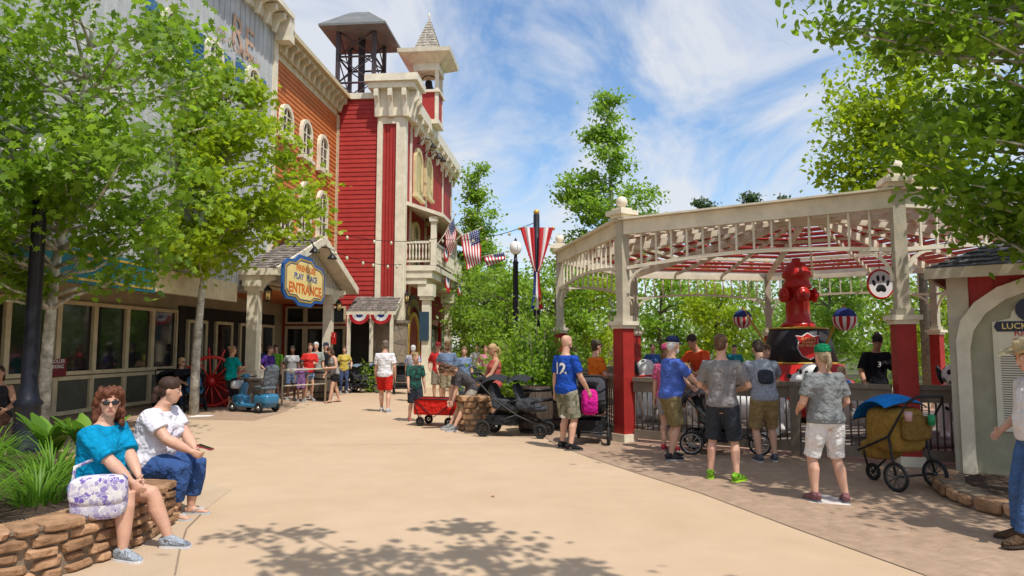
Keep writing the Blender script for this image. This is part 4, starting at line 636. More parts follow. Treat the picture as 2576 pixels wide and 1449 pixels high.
# ---------------------------------------------------------------- pavilion
PC=V((6.75,15.4,0)); PR=5.7; VA=[R(258.5-45*i) for i in range(8)]; PV=[V((PR*cos(a),PR*sin(a),0)) for a in VA]
t=E('pavilion','octagonal cream and red open pavilion with lattice roof over the ride','pavilion',PC)
b=MB(); b.bb(-.085,.085,-.085,.085,2.12,3.98); b.bb(-.12,.12,-.12,.12,2.12,2.22); pm=b.mesh('post',TAUPE)
b=MB(); b.bb(-.13,.13,-.13,.13,.14,1.99); pd=b.mesh('pedestal',mat('pedestal_red',(.34,.025,.02),.55,.15)); b=MB(); b.bb(-.16,.16,-.16,.16,0,.14); pt0=b.mesh('pedestal_foot',WH); b=MB(); b.bb(-.16,.16,-.16,.16,1.99,2.05); b.bb(-.2,.2,-.2,.2,2.05,2.12); pt=b.mesh('pedestal_capital',WH)
b=MB(); b.bb(-.15,.15,-.15,.15,3.98,4.04); b.bb(-.21,.21,-.21,.21,4.04,4.12); b.bb(-.13,.13,-.13,.13,4.12,4.17); pk=b.mesh('post_cap',WH); b=MB(); b.lathe([(.08,4.17),(.045,4.2)]); b.ell((0,0,4.29),.105,None,18,12); pf=b.mesh('finial',WH)
for i,p in enumerate(PV):
    o=mk('post',pm,t,p); o.rotation_euler.z=VA[i]
    for nm,me in(('pedestal',pd),('pedestal_foot',pt0),('pedestal_capital',pt),('post_cap',pk),('finial',pf)): mk(nm,me,o)
RSL=mat('roof_slat_red',(.46,.04,.038),.6,.2,3,rv=.5); cen=V((0,0,4.75))
for i in range(8):
    A,B=PV[i],PV[(i+1)%8]; d=(B-A).normalized(); out=((A+B)/2).normalized(); z=V((0,0,1)); Lg=(B-A).length
    b=MB(); b.beam(A+z*3.81+out*.02,B+z*3.81+out*.02,.11,.25); b.beam(A+z*3.955+out*.06,B+z*3.955+out*.06,.24,.03); b.build('fascia',WH,t)
    b=MB(); rz=lambda s_:3.08+.13*math.sin(pi*s_)
    for k in range(12): s0,s1=k/12,(k+1)/12; b.beam(A+d*(.09+(Lg-.18)*s0)+z*rz(s0),A+d*(.09+(Lg-.18)*s1)+z*rz(s1),.06,.06)
    for k in range(1,15): s0=k/15; q=A+d*(.09+(Lg-.18)*s0); b.beam(q+z*rz(s0),q+z*3.69,.032,.032,d)
    b.build('frieze',WH,t)
    for P_,dd in((A,d),(B,-d)):
        b=MB(); N=7; pts=[P_+dd*(.1+.42*(1-cos(k/N*pi/2)))+z*(2.62+.46*sin(k/N*pi/2)) for k in range(N+1)]
        for p,q in zip(pts[:-1],pts[1:]): b.beam(p,q,.045,.05)
        b.build('bracket',WH,t)
    b=MB(); tA=A+z*3.86; tB=B+z*3.86
    for k in range(13):
        f0=.1+k*.068; f1=f0+.04; q=[cen.lerp(tA,f0),cen.lerp(tB,f0),cen.lerp(tB,f1),cen.lerp(tA,f1)]; b.add(q+[p+z*.03 for p in q],[(3,2,1,0),(4,5,6,7),(0,1,5,4),(2,3,7,6)])
    b.build('roof_slats',RSL,t)
    b=MB(); b.beam(cen-z*.1,tA-z*.1,.08,.18); b.build('rafter',WH,t)
    for k in(.3,.65): q=A.lerp(B,k)+z*3.86; b=MB(); b.beam(cen.lerp(q,.12)-z*.05,q-z*.05,.05,.09); b.build('jack_rafter',WH,t)
    for f0 in(.4,.7): b=MB(); b.beam(cen.lerp(tA,f0)-z*.03,cen.lerp(tB,f0)-z*.03,.06,.08); b.build('purlin',WH,t)
b=MB(); b.lathe([(.7,4.5),(.75,4.5),(.75,4.8),(.7,4.8)],n=8,sm=0); b.build('roof_ring',WH,t)
BAL=mat('baluster_brown',(.10,.08,.06),.5,.2)
def fence(label,A,B,n,posts=(.5,)):
    A,B=V(A),V(B); d=(B-A); L_=d.length; d.normalize(); q=E('railing_fence',label,'fence',A,math.atan2(d.y,d.x)); b=MB(); b.bb(0,L_,-.07,.07,1.06,1.13); b.bb(0,L_,-.03,.03,.88,1.06); b.build('top_rail',RAIL,q); b=MB(); b.bb(0,L_,-.03,.03,.07,.22); b.build('bottom_rail',RAIL,q)
    me=MB().tube([(0,0,.15),(0,0,.94)],.013,6).mesh('baluster',BAL)
    for i in range(n): mk('baluster',me,q,((i+.5)*L_/n,0,0))
    for s_ in posts: b=MB(); x=L_*s_; b.bb(x-.065,x+.065,-.065,.065,0,1.055); b.build('fence_post',RAIL,q)
W8p=[PC+p for p in PV]
fence('brown railing fence in front of the waiting parents',W8p[0]+V((-.16,.08,0)),W8p[1]+V((.16,-.08,0)),40,(.33,.66)); fence('brown railing fence on the left side of the pavilion',W8p[1]+V((0,.2,0)),W8p[2]+V((0,-.2,0)),38); fence('short brown railing fence between pavilion and red booth',W8p[0]+V((.16,0,0)),(6.35,9.6,0),7,(1,)); fence('far railing fence at the back left of the pavilion',W8p[2],W8p[3],38); fence('far railing fence at the back of the pavilion',W8p[3],W8p[4],38)
# ride
HP=V((6.45,15.4,0)); t=E('fire_hydrant','giant red fire hydrant ornament rising from the ride centre','hydrant',HP+V((0,0,2.1))); t.scale=(.92,.92,1)
b=MB(); b.lathe([(.4,0),(.4,.06),(.36,.1),(.29,.14),(.28,.3),(.27,.85),(.33,.88),(.34,.96),(.29,1.0),(.28,1.1),(.34,1.13),(.35,1.2),(.31,1.27),(.22,1.42),(.1,1.5),(.1,1.56),(.05,1.57)],n=28); b.build('barrel',FRED,t)
for an in(200,-10,-95): a=R(an); d=V((cos(a),sin(a),0)); T=d.to_track_quat('Z','Y').to_matrix(); b=MB(); b.lathe([(.13,.2),(.13,.36),(.17,.37),(.17,.43),(.13,.45),(.06,.46),(.06,.5)],(0,0,.72),14,T); b.build('nozzle',FRED,t)
t=E('ride_tub','black ride centre tub with gold rims and red shield emblem','ride',HP)
b=MB(); b.lathe([(.80,1.3),(.62,2.06),(.55,2.08)],n=32); b.build('tub',mat('tub_black',(.03,.03,.036),.5,.2),t)
b=MB(); b.lathe([(.625,2.05),(.635,2.055),(.635,2.08),(.4,2.105)],n=32); b.build('top_rim',GOLD,t); b=MB(); b.lathe([(.81,1.28),(.83,1.3),(.82,1.33),(.79,1.33)],n=32); b.build('bottom_rim',GOLD,t); b=MB(); b.lathe([(1.1,.2),(1.1,.9),(.95,1.0),(.9,1.28),(.75,1.29)],n=32); b.build('base',FRED,t)
a=R(-98); d=V((cos(a),sin(a),0)); sx=V((-sin(a),cos(a),0)); slope=V((d.x*-.18,d.y*-.18,.76)).normalized()
SHP=[(0,-.3),(.16,-.22),(.24,-.05),(.2,.12),(.26,.24),(.12,.22),(0,.3),(-.12,.22),(-.26,.24),(-.2,.12),(-.24,-.05),(-.16,-.22)]
for k,m,o in((1.0,FW,.745),(.92,FRED,.758)): b=MB(); b.prism([(x*k,y*k) for x,y in SHP],lambda x,y,h:d*(o+h)+V((0,0,1.68))+sx*x+slope*y,.01); b.build('emblem',m,t)
puttext('lettering',"LUCKY'S\nDOGGY\nGO ROUND",.075,SIGNC,t,lambda x,y:d*.775+V((0,0,1.76))+sx*x+slope*y)
for px,Y in((1868,17.5),(2125,14.2)):
    p=at(px,803,Y); q=E('ride_ornament','blue topped red striped ball on a gold arm '+('left of the tub' if px<2000 else 'right of the tub'),'ornament',p); b=MB(); b.grid(lambda u,v:V((.24*cos(2*pi*u)*sin(pi*v),.24*sin(2*pi*u)*sin(pi*v),.24*cos(pi*v))),20,14,1,lambda i,j:2 if j<6 else i%2); b.build('ball',[FR,FW,BLUE],q); e=HP+V((0,0,1.0))-p; b=MB(); b.tube([(0,0,.2),(0,0,.3),e*.25+V((0,0,.1)),e*.5-V((0,0,.1)),e*.62-V((0,0,.3))],.03,8); b.build('arm',GOLD,q)
SPOT=bpy.data.materials.new('spotted_coat'); SPOT.use_nodes=True; n,L,b=nn(SPOT); vv=n('TexVoronoi'); vv.inputs['Scale'].default_value=4.5; L(n('TexCoord').outputs['Object'],vv.inputs['Vector']); L(mixc(n,L,ramp(n,L,vv.outputs['Distance'],.22,.25),(.02,.02,.02),(.75,.74,.72)),b.inputs['Base Color']); b.inputs['Roughness'].default_value=.3
def dog(label,loc,hd,sc=1.):
    q=E('spotted_dog_seat',label,'ride figure',loc,R(hd-90),'spotted dog figures on the ride'); q.scale=(sc,)*3; b=MB()
    b.tube([(0,-.75,.6),(0,-.6,.62),(0,-.2,.55),(0,.2,.62),(0,.45,.75),(0,.55,.95),(0,.6,1.1)],[.12,.3,.3,.33,.3,.2,.17],16); b.ell((0,.62,1.22),(.25,.24,.23)); b.ell((0,.86,1.14),(.16,.17,.12))
    for sd in(-1,1): b.tube([(sd*.2,.4,.6),(sd*.22,.45,.3),(sd*.22,.45,.1)],[.13,.1,.09],10); b.ell((sd*.22,.52,.07),(.09,.14,.07)); b.ell((sd*.24,-.5,.42),(.15,.27,.26)); b.tube([(sd*.26,-.6,.35),(sd*.27,-.7,.2),(sd*.27,-.55,.08)],[.11,.08,.07],10); b.ell((sd*.27,-.45,.06),(.08,.17,.06))
    b.tube([(0,-.85,.62),(0,-1.02,.8),(0,-1.05,1.0)],[.05,.04,.02],8); blob(b,'body',SPOT,.03,q,3)
    for sd in(-1,1): b=MB(); b.ell((sd*.26,.56,1.22),(.055,.1,.19),M.Rotation(R(12*sd),3,'Y')); b.build('ear',PLASTIC,q); b=MB(); b.ell((sd*.1,.83,1.28),(.045,.03,.055)); b.build('eye',EYED,q)
    b=MB(); b.ell((0,1.02,1.19),(.07,.05,.05)); b.build('nose',PLASTIC,q); b=MB(); b.torus((0,.56,.98),.2,.035,(0,.3,1),20,8); b.build('collar',FRED,q)
dl=['beside the right corner post','under the toddler','in front of the ride tub','behind the leaning backpack man','left of the tub under a child','far behind the ride tub','beyond the right corner post']
for i,an in enumerate((-62,-100,-128,-150,-178,120,-30)): p=HP+V((3.35*cos(R(an)),3.35*sin(R(an)),.05)); dog('white black spotted dog ride seat '+dl[i],p,an-90 if i else an-60,.92)
t=E('ride_platform','low round grey platform the ride figures turn on','platform',HP); b=MB(); b.lathe([(4.1,.0),(4.1,.06),(.1,.07)],n=48); b.build('deck',mat('deck_grey',(.24,.20,.17),.7,.2),t)
t=E('round_sign','round white sign with dark paw print hanging from the pavilion beam','sign',at(2213,715,11.6),R(8)); b=MB(); b.prism([(.24*cos(2*pi*k/28),.24*sin(2*pi*k/28)) for k in range(28)],lambda x,y,h:V((x,-h,y)),.03); b.build('disc',FW,t); b=MB(); b.torus((0,-.02,0),.24,.02,(0,1,0),28,6); b.tube([(0,0,.24),(0,0,.75)],.008,5); b.build('rim',FRED,t); b=MB()
b.ell((0,-.03,-.06),(.085,.012,.06)); b.ell((-.05,-.03,-.09),(.05,.012,.045)); b.ell((.05,-.03,-.09),(.05,.012,.045))
for x,y,an in((-.13,.02,20),(-.05,.1,6),(.05,.1,-6),(.13,.02,-20)): b.ell((x,-.03,y),(.03,.012,.055),M.Rotation(R(-an),3,'Y'))
b.build('paw_mark',PLASTIC,t)
# ---------------------------------------------------------------- booth
FB=Fr((5.93,9.2,0),math.atan2(.785,-.62)); t=FB.root('red_booth','red boarded booth with cream arch and dark shingle roof at the right edge','booth')
b=MB(); b.bb(-3,0,.0,4.5,0,2.85); b.build('wall',RED,t); b=MB(); u=.3
while u<4.4: b.bb(0,.02,u,u+.17,.2,2.8); u+=.19
b.build('boards',RED,t); b=MB(); b.bb(0,.06,-.04,.2,0,2.85); b.bb(-.2,.0,-.05,-.002,0,2.85); b.bb(0,.05,.2,4.5,0,.25); b.build('corner_board',TAUPE,t)
rx_,ru,ze=.42,-.22,2.68; b=MB(); shingles(b,(rx_,ru,ze),(rx_,4.6,ze),(-1.4,4.6,ze+.9),(-1.4,1.5,ze+.9),12,26); shingles(b,(-3,ru,ze),(rx_,ru,ze),(-1.4,1.5,ze+.9),(-2.9,1.5,ze+.9),12,18); b.build('roof',DSH,t); b=MB(); b.beam((rx_,ru,ze-.05),(rx_,4.6,ze-.05),.06,.14); b.beam((-3,ru,ze-.05),(rx_,ru,ze-.05),.06,.14); b.add([(-3,ru,ze-.01),(rx_,ru,ze-.01),(rx_,4.6,ze-.01),(-3,4.6,ze-.01)],[(3,2,1,0)]); b.build('eave',TAUPE,t)
ua=FB.hit(2415,1000)[0]; aw=2.3; b=MB(); P=arch(aw,2.58,.85); b.frame(P,[(p*.87,q*.935) for p,q in P],lambda p,q,k:V((.02+k,ua+aw/2+p,q+.02)),.09); b.build('arch_frame',WH,t); b=MB(); b.prism([(p*.88,q*.94) for p,q in P],lambda p,q,k:V((.022+k,ua+aw/2+p,q+.02)),.03); b.build('arch_panel',mat('pale_green_panel',(.34,.32,.22),.6,.12),t)
q=FB.root('ride_information_board','cream ride information board with dark name badge on the booth','sign'); u0=FB.hit(2500,900,.08)[0]; uw=.8; us_=u0+uw/2; z1=FB.hit(2520,790,.08)[1]; z0=FB.hit(2520,1085,.08)[1]
b=MB(); b.prism([(u0,z0),(u0+uw,z0),(u0+uw,z1-.1),(us_+.22,z1-.06)]+[(us_+.2*cos(pi*k/8),z1-.04+.17*sin(pi*k/8)) for k in range(9)]+[(us_-.22,z1-.06),(u0,z1-.1)],lambda p,r_,k:V((.06+k,p,r_)),.02); b.build('board',mat('board_cream',(.70,.64,.5),.5,.06),q)
b=MB(); b.prism([(us_+.15*cos(2*pi*k/20),z1+.05+.15*sin(2*pi*k/20)) for k in range(20)],lambda p,r_,k:V((.082+k,p,r_)),.02); b.build('round_emblem',pnt((.03,.035,.06)),q)
b=MB(); zb=z1-.16; b.prism([(u0+.05,zb-.065),(u0+uw-.05,zb-.065),(u0+uw-.02,zb),(u0+uw-.05,zb+.065),(u0+.05,zb+.065),(u0+.02,zb)],lambda p,r_,k:V((.083+k,p,r_)),.012); b.build('name_badge',pnt((.03,.035,.06)),q)
puttext('lettering',"LUCKY'S",.105,SIGNC,q,lambda x,y:V((.098,u0+.1+x,zb+y)),al='LEFT'); puttext('lettering','RIDE\nINFO',.11,FRED,q,lambda x,y:V((.084,u0+.34+x,zb-.14+y)),bold=.02); b=MB(); zz=zb-.36
while zz>z0+.06: b.bb(.08,.083,u0+.07,u0+.07+rnd.uniform(.42,.64),zz,zz+.009); zz-=.03
b.build('text_lines',TEXTD,q)
# ---------------------------------------------------------------- lamp posts, banner pole
def lamppost(label,loc,h,k=1.):
    q=E('street_lamp',label,'street lamp',loc); b=MB(); b.lathe([(.2*k,0),(.2*k,.12),(.17*k,.16),(.15*k,.75),(.18*k,.8),(.13*k,.88),(.1*k,1.1),(.085*k,h-.3),(.11*k,h-.28),(.06*k,h-.2),(.05*k,h)],n=16); b.build('pole',NAVY,q); b=MB(); b.lathe([(.08,h),(.15,h+.05),(.2,h+.18),(.18,h+.32),(.1,h+.42),(.02,h+.44)],n=20); b.build('globe',GLOBE,q); b=MB(); b.lathe([(.03,h+.42),(.05,h+.46),(0,h+.56)],n=10); b.build('finial',NAVY,q)
lamppost('black lamp post rising through the leaves beside the left planter',G(84,10.6),4.6,1.15); p=at(1297,640,22); lamppost('black lamp post with white globe beside the banner pole',V((p.x,22,0)),p.z); p=at(2330,800,26); lamppost('distant lamp post behind the pavilion at right',V((p.x,26,0)),p.z)
p=at(1350,700,17.5); t=E('banner_pole','black pole with gold finial carrying a red and white banner','pole',(p.x,17.5,0)); zt=at(1350,540,17.5).z; zc=at(1350,575,17.5).z
b=MB(); b.lathe([(.09,0),(.08,zt)],n=12); b.tube([(-.42,0,zc),(.42,0,zc)],.03,8); b.build('pole',NAVY,t); b=MB(); b.ell((0,0,zt+.06),.08); b.build('finial',GOLD,t)
for sd in(-1,1): b=MB(); b.ell((sd*.44,0,zc),.045); b.build('arm_finial',GOLD,t)
t=E('banner','red and white draped banner tied to the black pole','banner',(p.x,17.42,zc)); hb=zc-at(1350,690,17.5).z
for sd in(-1,1):
    b=MB(); b.grid(lambda u,v:V((sd*((.03+.37*u)*(1-v)**(.45+.4*u)+.03),-.08-.03*sin(u*16)*(1-v*.5),-hb*v*(1-.12*(1-u)))),18,12,1,lambda i,j:(0 if i<6 else (1 if i<12 else 0))); b.build('drape',[FR,FW,BLUE],t)
b=MB(); b.grid(lambda u,v:V(((u-.5)*(.1+.2*v),-.1-.02*sin(u*20),-hb*.97-v*.95)),14,8,1,lambda i,j:2 if i<5 else (1 if i<9 else 0)); b.build('tail',[FR,FW,BLUE],t)
# ---------------------------------------------------------------- stone planters
def stonewall(name,label,path,h,rows=4,inner=.38,wk=1.):
    q=E(name,label,'planter wall'); P=[V((*p,0)) for p in path]; sm=[]
    for i in range(len(P)-1):
        p0=P[max(0,i-1)];p1=P[i];p2=P[i+1];p3=P[min(len(P)-1,i+2)]
        for k in range(12): s_=k/12; sm.append(.5*((2*p1)+(p2-p0)*s_+(2*p0-5*p1+4*p2-p3)*s_*s_+(3*p1-p0-3*p2+p3)*s_**3))
    sm.append(P[-1]); ln=[0]
    for a,c in zip(sm[:-1],sm[1:]): ln.append(ln[-1]+(c-a).length)
    def pos(s_):
        i=min(max(0,np.searchsorted(ln,s_)-1),len(sm)-2); k=(s_-ln[i])/(ln[i+1]-ln[i]); return sm[i].lerp(sm[i+1],k),(sm[i+1]-sm[i]).normalized()
    b=MB(); Z=V((0,0,1)); T_=ln[-1]
    for r in range(rows):
        z0=h*r/rows*.96; hh=h/rows; s_=rnd.uniform(-.2,0)
        while s_<T_:
            big=rnd.random()<.35; w=(rnd.uniform(.26,.42) if big else rnd.uniform(.12,.26))*wk; hv=hh*(rnd.uniform(.9,1.08) if big else rnd.uniform(.72,.95)); c,d=pos(max(0,min(T_,s_+w/2))); nr=V((d.y,-d.x,0)); Tm=M((d,nr,Z)).transposed()@M.Rotation(rnd.uniform(-.07,.07),3,'Y')@M(((1,0,rnd.uniform(-.45,.45)),(0,1,rnd.uniform(-.12,.12)),(rnd.uniform(-.05,.05),0,1)))
            dep=.16 if r<rows-1 else inner*.5; cc=c-nr*(dep-.035 if r<rows-1 else dep-.045)+Z*(z0+hh*.5)+nr*rnd.uniform(-.015,.015); b.ell(cc,(w*.48,dep,hv*.48),Tm,14,9,rnd.uniform(.3,.5),.03,0); s_+=w+.012
    nf=14*9+2; b.r=[b.r[i-i%nf] for i in range(len(b.r))]; b.build('stones',ROCK,q); b=MB()
    for i in range(0,len(sm)-1):
        a,c=sm[i],sm[i+1]; d=(c-a).normalized(); nr=V((d.y,-d.x,0)); A,B=a-nr*.012,c-nr*.012; Cc,D=c-nr*inner,a-nr*inner; b.add([A,B,Cc,D,A+Z*h*.9,B+Z*h*.9,Cc+Z*h*.9,D+Z*h*.9],[(4,5,6,7),(0,1,5,4),(2,3,7,6)])
    b.build('mortar',MORT,q); return sm,q
WP=[(-5.2,4.3),(-4.3,4.45),(-3.7,4.7),(-3.32,5.1),(-3.17,5.7),(-3.2,6.4),(-3.34,7.0),(-3.75,7.6),(-4.5,8.1),(-5.6,8.4)]
sm,_=stonewall('stone_planter','dry stone planter wall the two women sit on',WP,.43,rows=5)
b=MB(); b.add([(p.x,p.y,.36) for p in sm]+[(-9,8.6,.36),(-10,4.3,.36)],[tuple(range(len(sm)+2))]); tag(b.build('soil_bed',SOIL),'dark soil bed inside the left stone planter','soil bed')
pc=G(1200,13.95); _,q=stonewall('stone_planter','low stone planter block beside the red wagon',[(pc.x+.36*cos(a),pc.y+.36*sin(a)) for a in np.linspace(-pi,pi,9)],.72,rows=6,inner=.3,wk=.7)
b=MB(); b.lathe([(.33,.6),(.3,.66),(.05,.68)],pc,16); b.build('cap_stone',ROCK,q)
stonewall('stone_border','low stone edging of the mulch bed at the right',[(5.3,8.6),(4.95,8.1),(4.75,7.4),(4.85,6.8),(5.2,6.2),(5.8,5.8)],.16,rows=1,inner=.25)
b=MB(); b.add([(5.35,8.5,.06),(5.05,8.1,.06),(4.85,7.4,.06),(4.95,6.8,.06),(5.3,6.2,.06),(6,5.8,.06),(9,5.8,.06),(9,7,.06),(6,8.9,.06)],[tuple(range(9))]); tag(b.build('mulch_bed',SOIL),'brown mulch bed below the red booth','mulch bed')
# ---------------------------------------------------------------- vegetation
LT={'q':[(0,-.5,0),(.3,-.05,.06),(0,.5,-.05),(-.3,-.05,.06)],'m':[(0,-.45,0),(.16,-.26,.02),(.46,-.2,-.06),(.28,.02,.02),(.42,.3,-.08),(.14,.22,.01),(0,.56,-.1),(-.14,.22,.01),(-.42,.3,-.08),(-.28,.02,.02),(-.46,-.2,-.06),(-.16,-.26,.02)],'o':[(0,-.5,0),(.24,-.28,.03),(.3,.02,.03),(.18,.3,-.02),(0,.55,-.08),(-.18,.3,-.02),(-.3,.02,.03),(-.24,-.28,.03)]}
def leaves(name,P,size,m,parent,shape='q',up=.5,seed=1):
    r=np.random.default_rng(seed); P=np.asarray(P,float); N=len(P); T=np.array(LT[shape]); k=len(T)
    nr=r.normal(size=(N,3)); nr[:,2]=np.abs(nr[:,2])*.6+up; nr[:,1]-=.3; nr[:,0]+=.15; nr/=np.linalg.norm(nr,axis=1)[:,None]; tg=r.normal(size=(N,3)); tg[:,2]-=.5; tg-=nr*(tg*nr).sum(1)[:,None]; tg/=np.linalg.norm(tg,axis=1)[:,None]; bt=np.cross(nr,tg)
    sz=size*r.uniform(.6,1.25,N); v=P[:,None,:]+sz[:,None,None]*(T[None,:,0,None]*bt[:,None,:]+T[None,:,1,None]*tg[:,None,:]+T[None,:,2,None]*nr[:,None,:])
    me=bpy.data.meshes.new(name); me.vertices.add(N*k); me.vertices.foreach_set('co',v.reshape(-1)); me.loops.add(N*k); me.loops.foreach_set('vertex_index',np.arange(N*k,dtype=np.int32)); me.polygons.add(N); me.polygons.foreach_set('loop_start',np.arange(0,N*k,k,dtype=np.int32))
    me.materials.append(m); me.attributes.new('rnd','FLOAT','FACE').data.foreach_set('value',r.random(N).astype(np.float32)); me.update(calc_edges=True); return mk(name,me,parent)
def tree(label,base,trunk,tr,blobs,nl,lsize,m,shape='m',bark=BARK,seed=1,name='tree',nc=40,cr=.5,up=.5,shell=.45):
    r=np.random.default_rng(seed); t=E(name,label,'tree',base); b=MB(); tp=[V(p) for p in trunk]; L_=len(tp); rad=[tr*(1-.75*i/(L_-1)) for i in range(L_)]; b.tube(tp,rad,10); P=[]; wt=sum(q[2] for q in blobs)
    fine=[tp[i].lerp(tp[i+1],k/6) for i in range(L_-1) for k in range(6)]
    for c,rd,w in blobs:
        for _ in range(max(1,int(nc*w/wt))):
            d=r.normal(size=3); d/=np.linalg.norm(d); q=np.array(c)+d*np.array(rd)*(shell+(1-shell)*r.random()**.6); cl=V(q)
            best=min(fine,key=lambda f:(f-cl).length+max(0,f.z-cl.z+.4)*3); mid=best.lerp(cl,.5)+V((0,0,-.08+.12*r.random()))*(cl-best).length+V(r.normal(size=3)*.08); pts=[best,best.lerp(mid,.5)+V((0,0,.05)),mid,mid.lerp(cl,.6),cl]; r0=min(tr*.4,.012+.012*(cl-best).length); b.tube(pts,[r0,r0*.8,r0*.55,r0*.35,.004],6)
            n=int(nl*w/wt/max(1,int(nc*w/wt))); s_=cr*r.uniform(.65,1.3); g=r.normal(size=(n,3))*np.array([s_,s_,s_*.6])*.55+q; a=r.random(n)<.3; kk=r.random(n)[:,None]; seg=np.array(mid)*(1-kk)+np.array(cl)*kk+r.normal(size=(n,3))*.12; g[a]=seg[a]; P.append(g)
    b.build('trunk',bark,t); leaves('crown',np.concatenate(P),lsize,m,t,shape,up,seed); return t
LG=leafmat('sycamore_leaf',(.075,.15,.010),(.22,.345,.022),2.0,.48); LY=leafmat('maple_leaf',(.17,.26,.010),(.35,.44,.016),1.7,.5); LB=leafmat('birch_leaf',(.11,.21,.018),(.25,.385,.03),2.0,.47); LD=leafmat('wood_leaf',(.07,.14,.014),(.21,.32,.028),2.0,.45); LP=leafmat('pine_needle',(.04,.085,.03),(.11,.17,.06),1.5,.25)
tree('large sycamore with pale trunk overhanging the left storefront',G(122,11.7),[(0,0,0),(.08,-.1,1.6),(.2,-.2,3.0),(.5,-.3,4.8),(.7,-.4,6.5),(.8,-.4,8.2)],.105,[((1.2,-.7,5.9),(2.3,2.3,2.0),4.6),((-.9,-.9,5.2),(2.2,2.2,2.2),4),((-.2,-1.9,3.9),(2.1,1.2,.9),2.3),((2.2,-1.7,4.3),(1.1,1.,.9),1.2),((.0,-1.,3.1),(1.6,1.3,.45),1.3),((2.0,-.9,3.2),(.7,.8,.4),.6)],11500,.155,LG,'m',seed=3,nc=125,cr=.55)
tree('bright yellow green maple with thin pale trunk in front of the porch',V(((497-1288)/Fp*17,17,0)),[(0,0,0),(.0,0,1.5),(.08,0,3.),(.3,0,5.),(.5,0,7),(.6,0,8.4)],.12,[((1.0,0,6.0),(1.9,1.6,1.7),5),((.6,0,8.0),(1.0,1.0,.9),1.4),((.3,-.3,4.4),(1.7,1.4,.8),2.2),((2.2,-.2,4.9),(.8,.9,.8),1)],9000,.17,LY,'m',seed=4,nc=95,cr=.48)
tree('leafy tree overhanging the red booth at the top right',V((6.3,6.9,0)),[(0,0,0),(-.02,.05,2),(-.1,.1,3.6),(-.2,.1,5),(-.3,.1,6.8)],.15,[((-.4,.3,5.2),(1.6,1.5,1.4),6),((-1.75,.6,5.7),(1.0,1.0,.7),1.4),((-1.2,.5,3.9),(.8,.7,.5),1.3),((-.1,.4,3.4),(.9,.8,.45),1.5),((-.95,.5,3.3),(.65,.6,.4),1.6),((-.35,.3,2.95),(.55,.5,.25),.9),((-1.2,.3,7.),(1.3,1.3,.8),1.5),((.1,-2.2,5.2),(1.,.9,.9),1.6),((-.7,-1.3,6.2),(.8,.8,.6),1.1)],15500,.112,LG,'o',seed=5,nc=160,cr=.42)
tree('tree behind the viewer whose shade dapples the path',V((4.2,-1.2,0)),[(0,0,0),(-.2,.3,2.5),(-1.0,1.2,4.2),(-2.2,2.4,5.4)],.16,[((-2.95,3.85,6.2),(1.4,.7,.4),2.6),((-4.3,4.4,6.2),(.6,.35,.3),.5),((-2.6,4.9,6.2),(.7,.2,.2),.45),((-1.4,3.4,6.2),(1.1,.5,.4),1)],1250,.14,LG,'m',seed=6,nc=26,cr=.28)
p=at(1530,228,30); tree('tall airy birch rising above the pavilion roofline',V((p.x,30,0)),[(0,0,0),(0,0,4),(.1,0,8),(0,0,11),(-.1,0,p.z-.3)],.14,[((0,0,p.z-1.3),(.6,.6,1.3),1.2),((-.1,0,10.2),(1.4,1.2,1.3),2),((.3,0,8.2),(2.3,1.9,1.3),3),((-1.6,0,8.),(1.0,.9,1.4),1.3),((0,0,5.6),(2.7,2.2,1.6),4)],11500,.21,LB,'q',seed=7,nc=125,cr=.5)
p=at(1203,410,38); tree('slim young tree just beyond the firehouse corner',V((p.x,38,0)),[(0,0,0),(0,0,6),(0,0,p.z-.3)],.12,[((0,0,p.z-1.1),(.6,.6,1.2),1.2),((.1,0,p.z-3.2),(1.1,1,1.6),2.5),((0,0,p.z-6),(1.5,1.3,2),4)],6500,.23,LB,'q',seed=8,nc=60,cr=.55)
tree('bright green tree standing behind the right pavilion post',V((13.3,22,0)),[(0,0,0),(0,0,5),(-.2,0,9),(-.2,0,13)],.16,[((0,0,9.5),(2.9,2.4,3.4),5),((-1.4,-.5,7.4),(1.7,1.4,2.),2.4)],12500,.23,LY,'q',BARKD,seed=9,nc=115,cr=.7)
for i,(px,py,Y) in enumerate(((1770,497,44),(1885,478,46),(1962,485,48),(2150,470,46))):
    p=at(px,py,Y); tree('dark pine treetop showing over the pavilion roof, '+['leftmost','broad second from the left','slim third from the left','nearest the right post'][i],V((p.x,Y,0)),[(0,0,0),(0,0,p.z*.5),(0,0,p.z)],.18,[((0,0,p.z-.6),(.5,.5,.6),1),((0,0,p.z-1.8),(1.3,1.3,.5),1.6),((0,0,p.z-3.4),(2,2,.8),2)],2200,.26,LP,'q',BARKD,20+i,'pine_tree',40,.4)
for i,(px,Y,h,w,lb) in enumerate(((1275,25,5.2,1.3,'leafy tree beneath the lamp globe at the end of the path'),(1215,31,5.6,1.5,'dense green tree beside the far end of the firehouse'),(1395,24,5.0,1.5,'green tree between the banner pole and the pavilion'),(1180,36,7.,1.4,'dark green tree touching the firehouse balcony'))):
    tree(lb,G(px,Y),[(0,0,0),(0,0,h*.5),(.1,0,h*.9)],.09,[((0,0,h*.62),(w,w,h*.33),3),((0,0,h*.3),(w*.8,w*.8,h*.2),1)],3800,.17,LB if i!=3 else LD,'q',BARKD,30+i,nc=50,cr=.45)
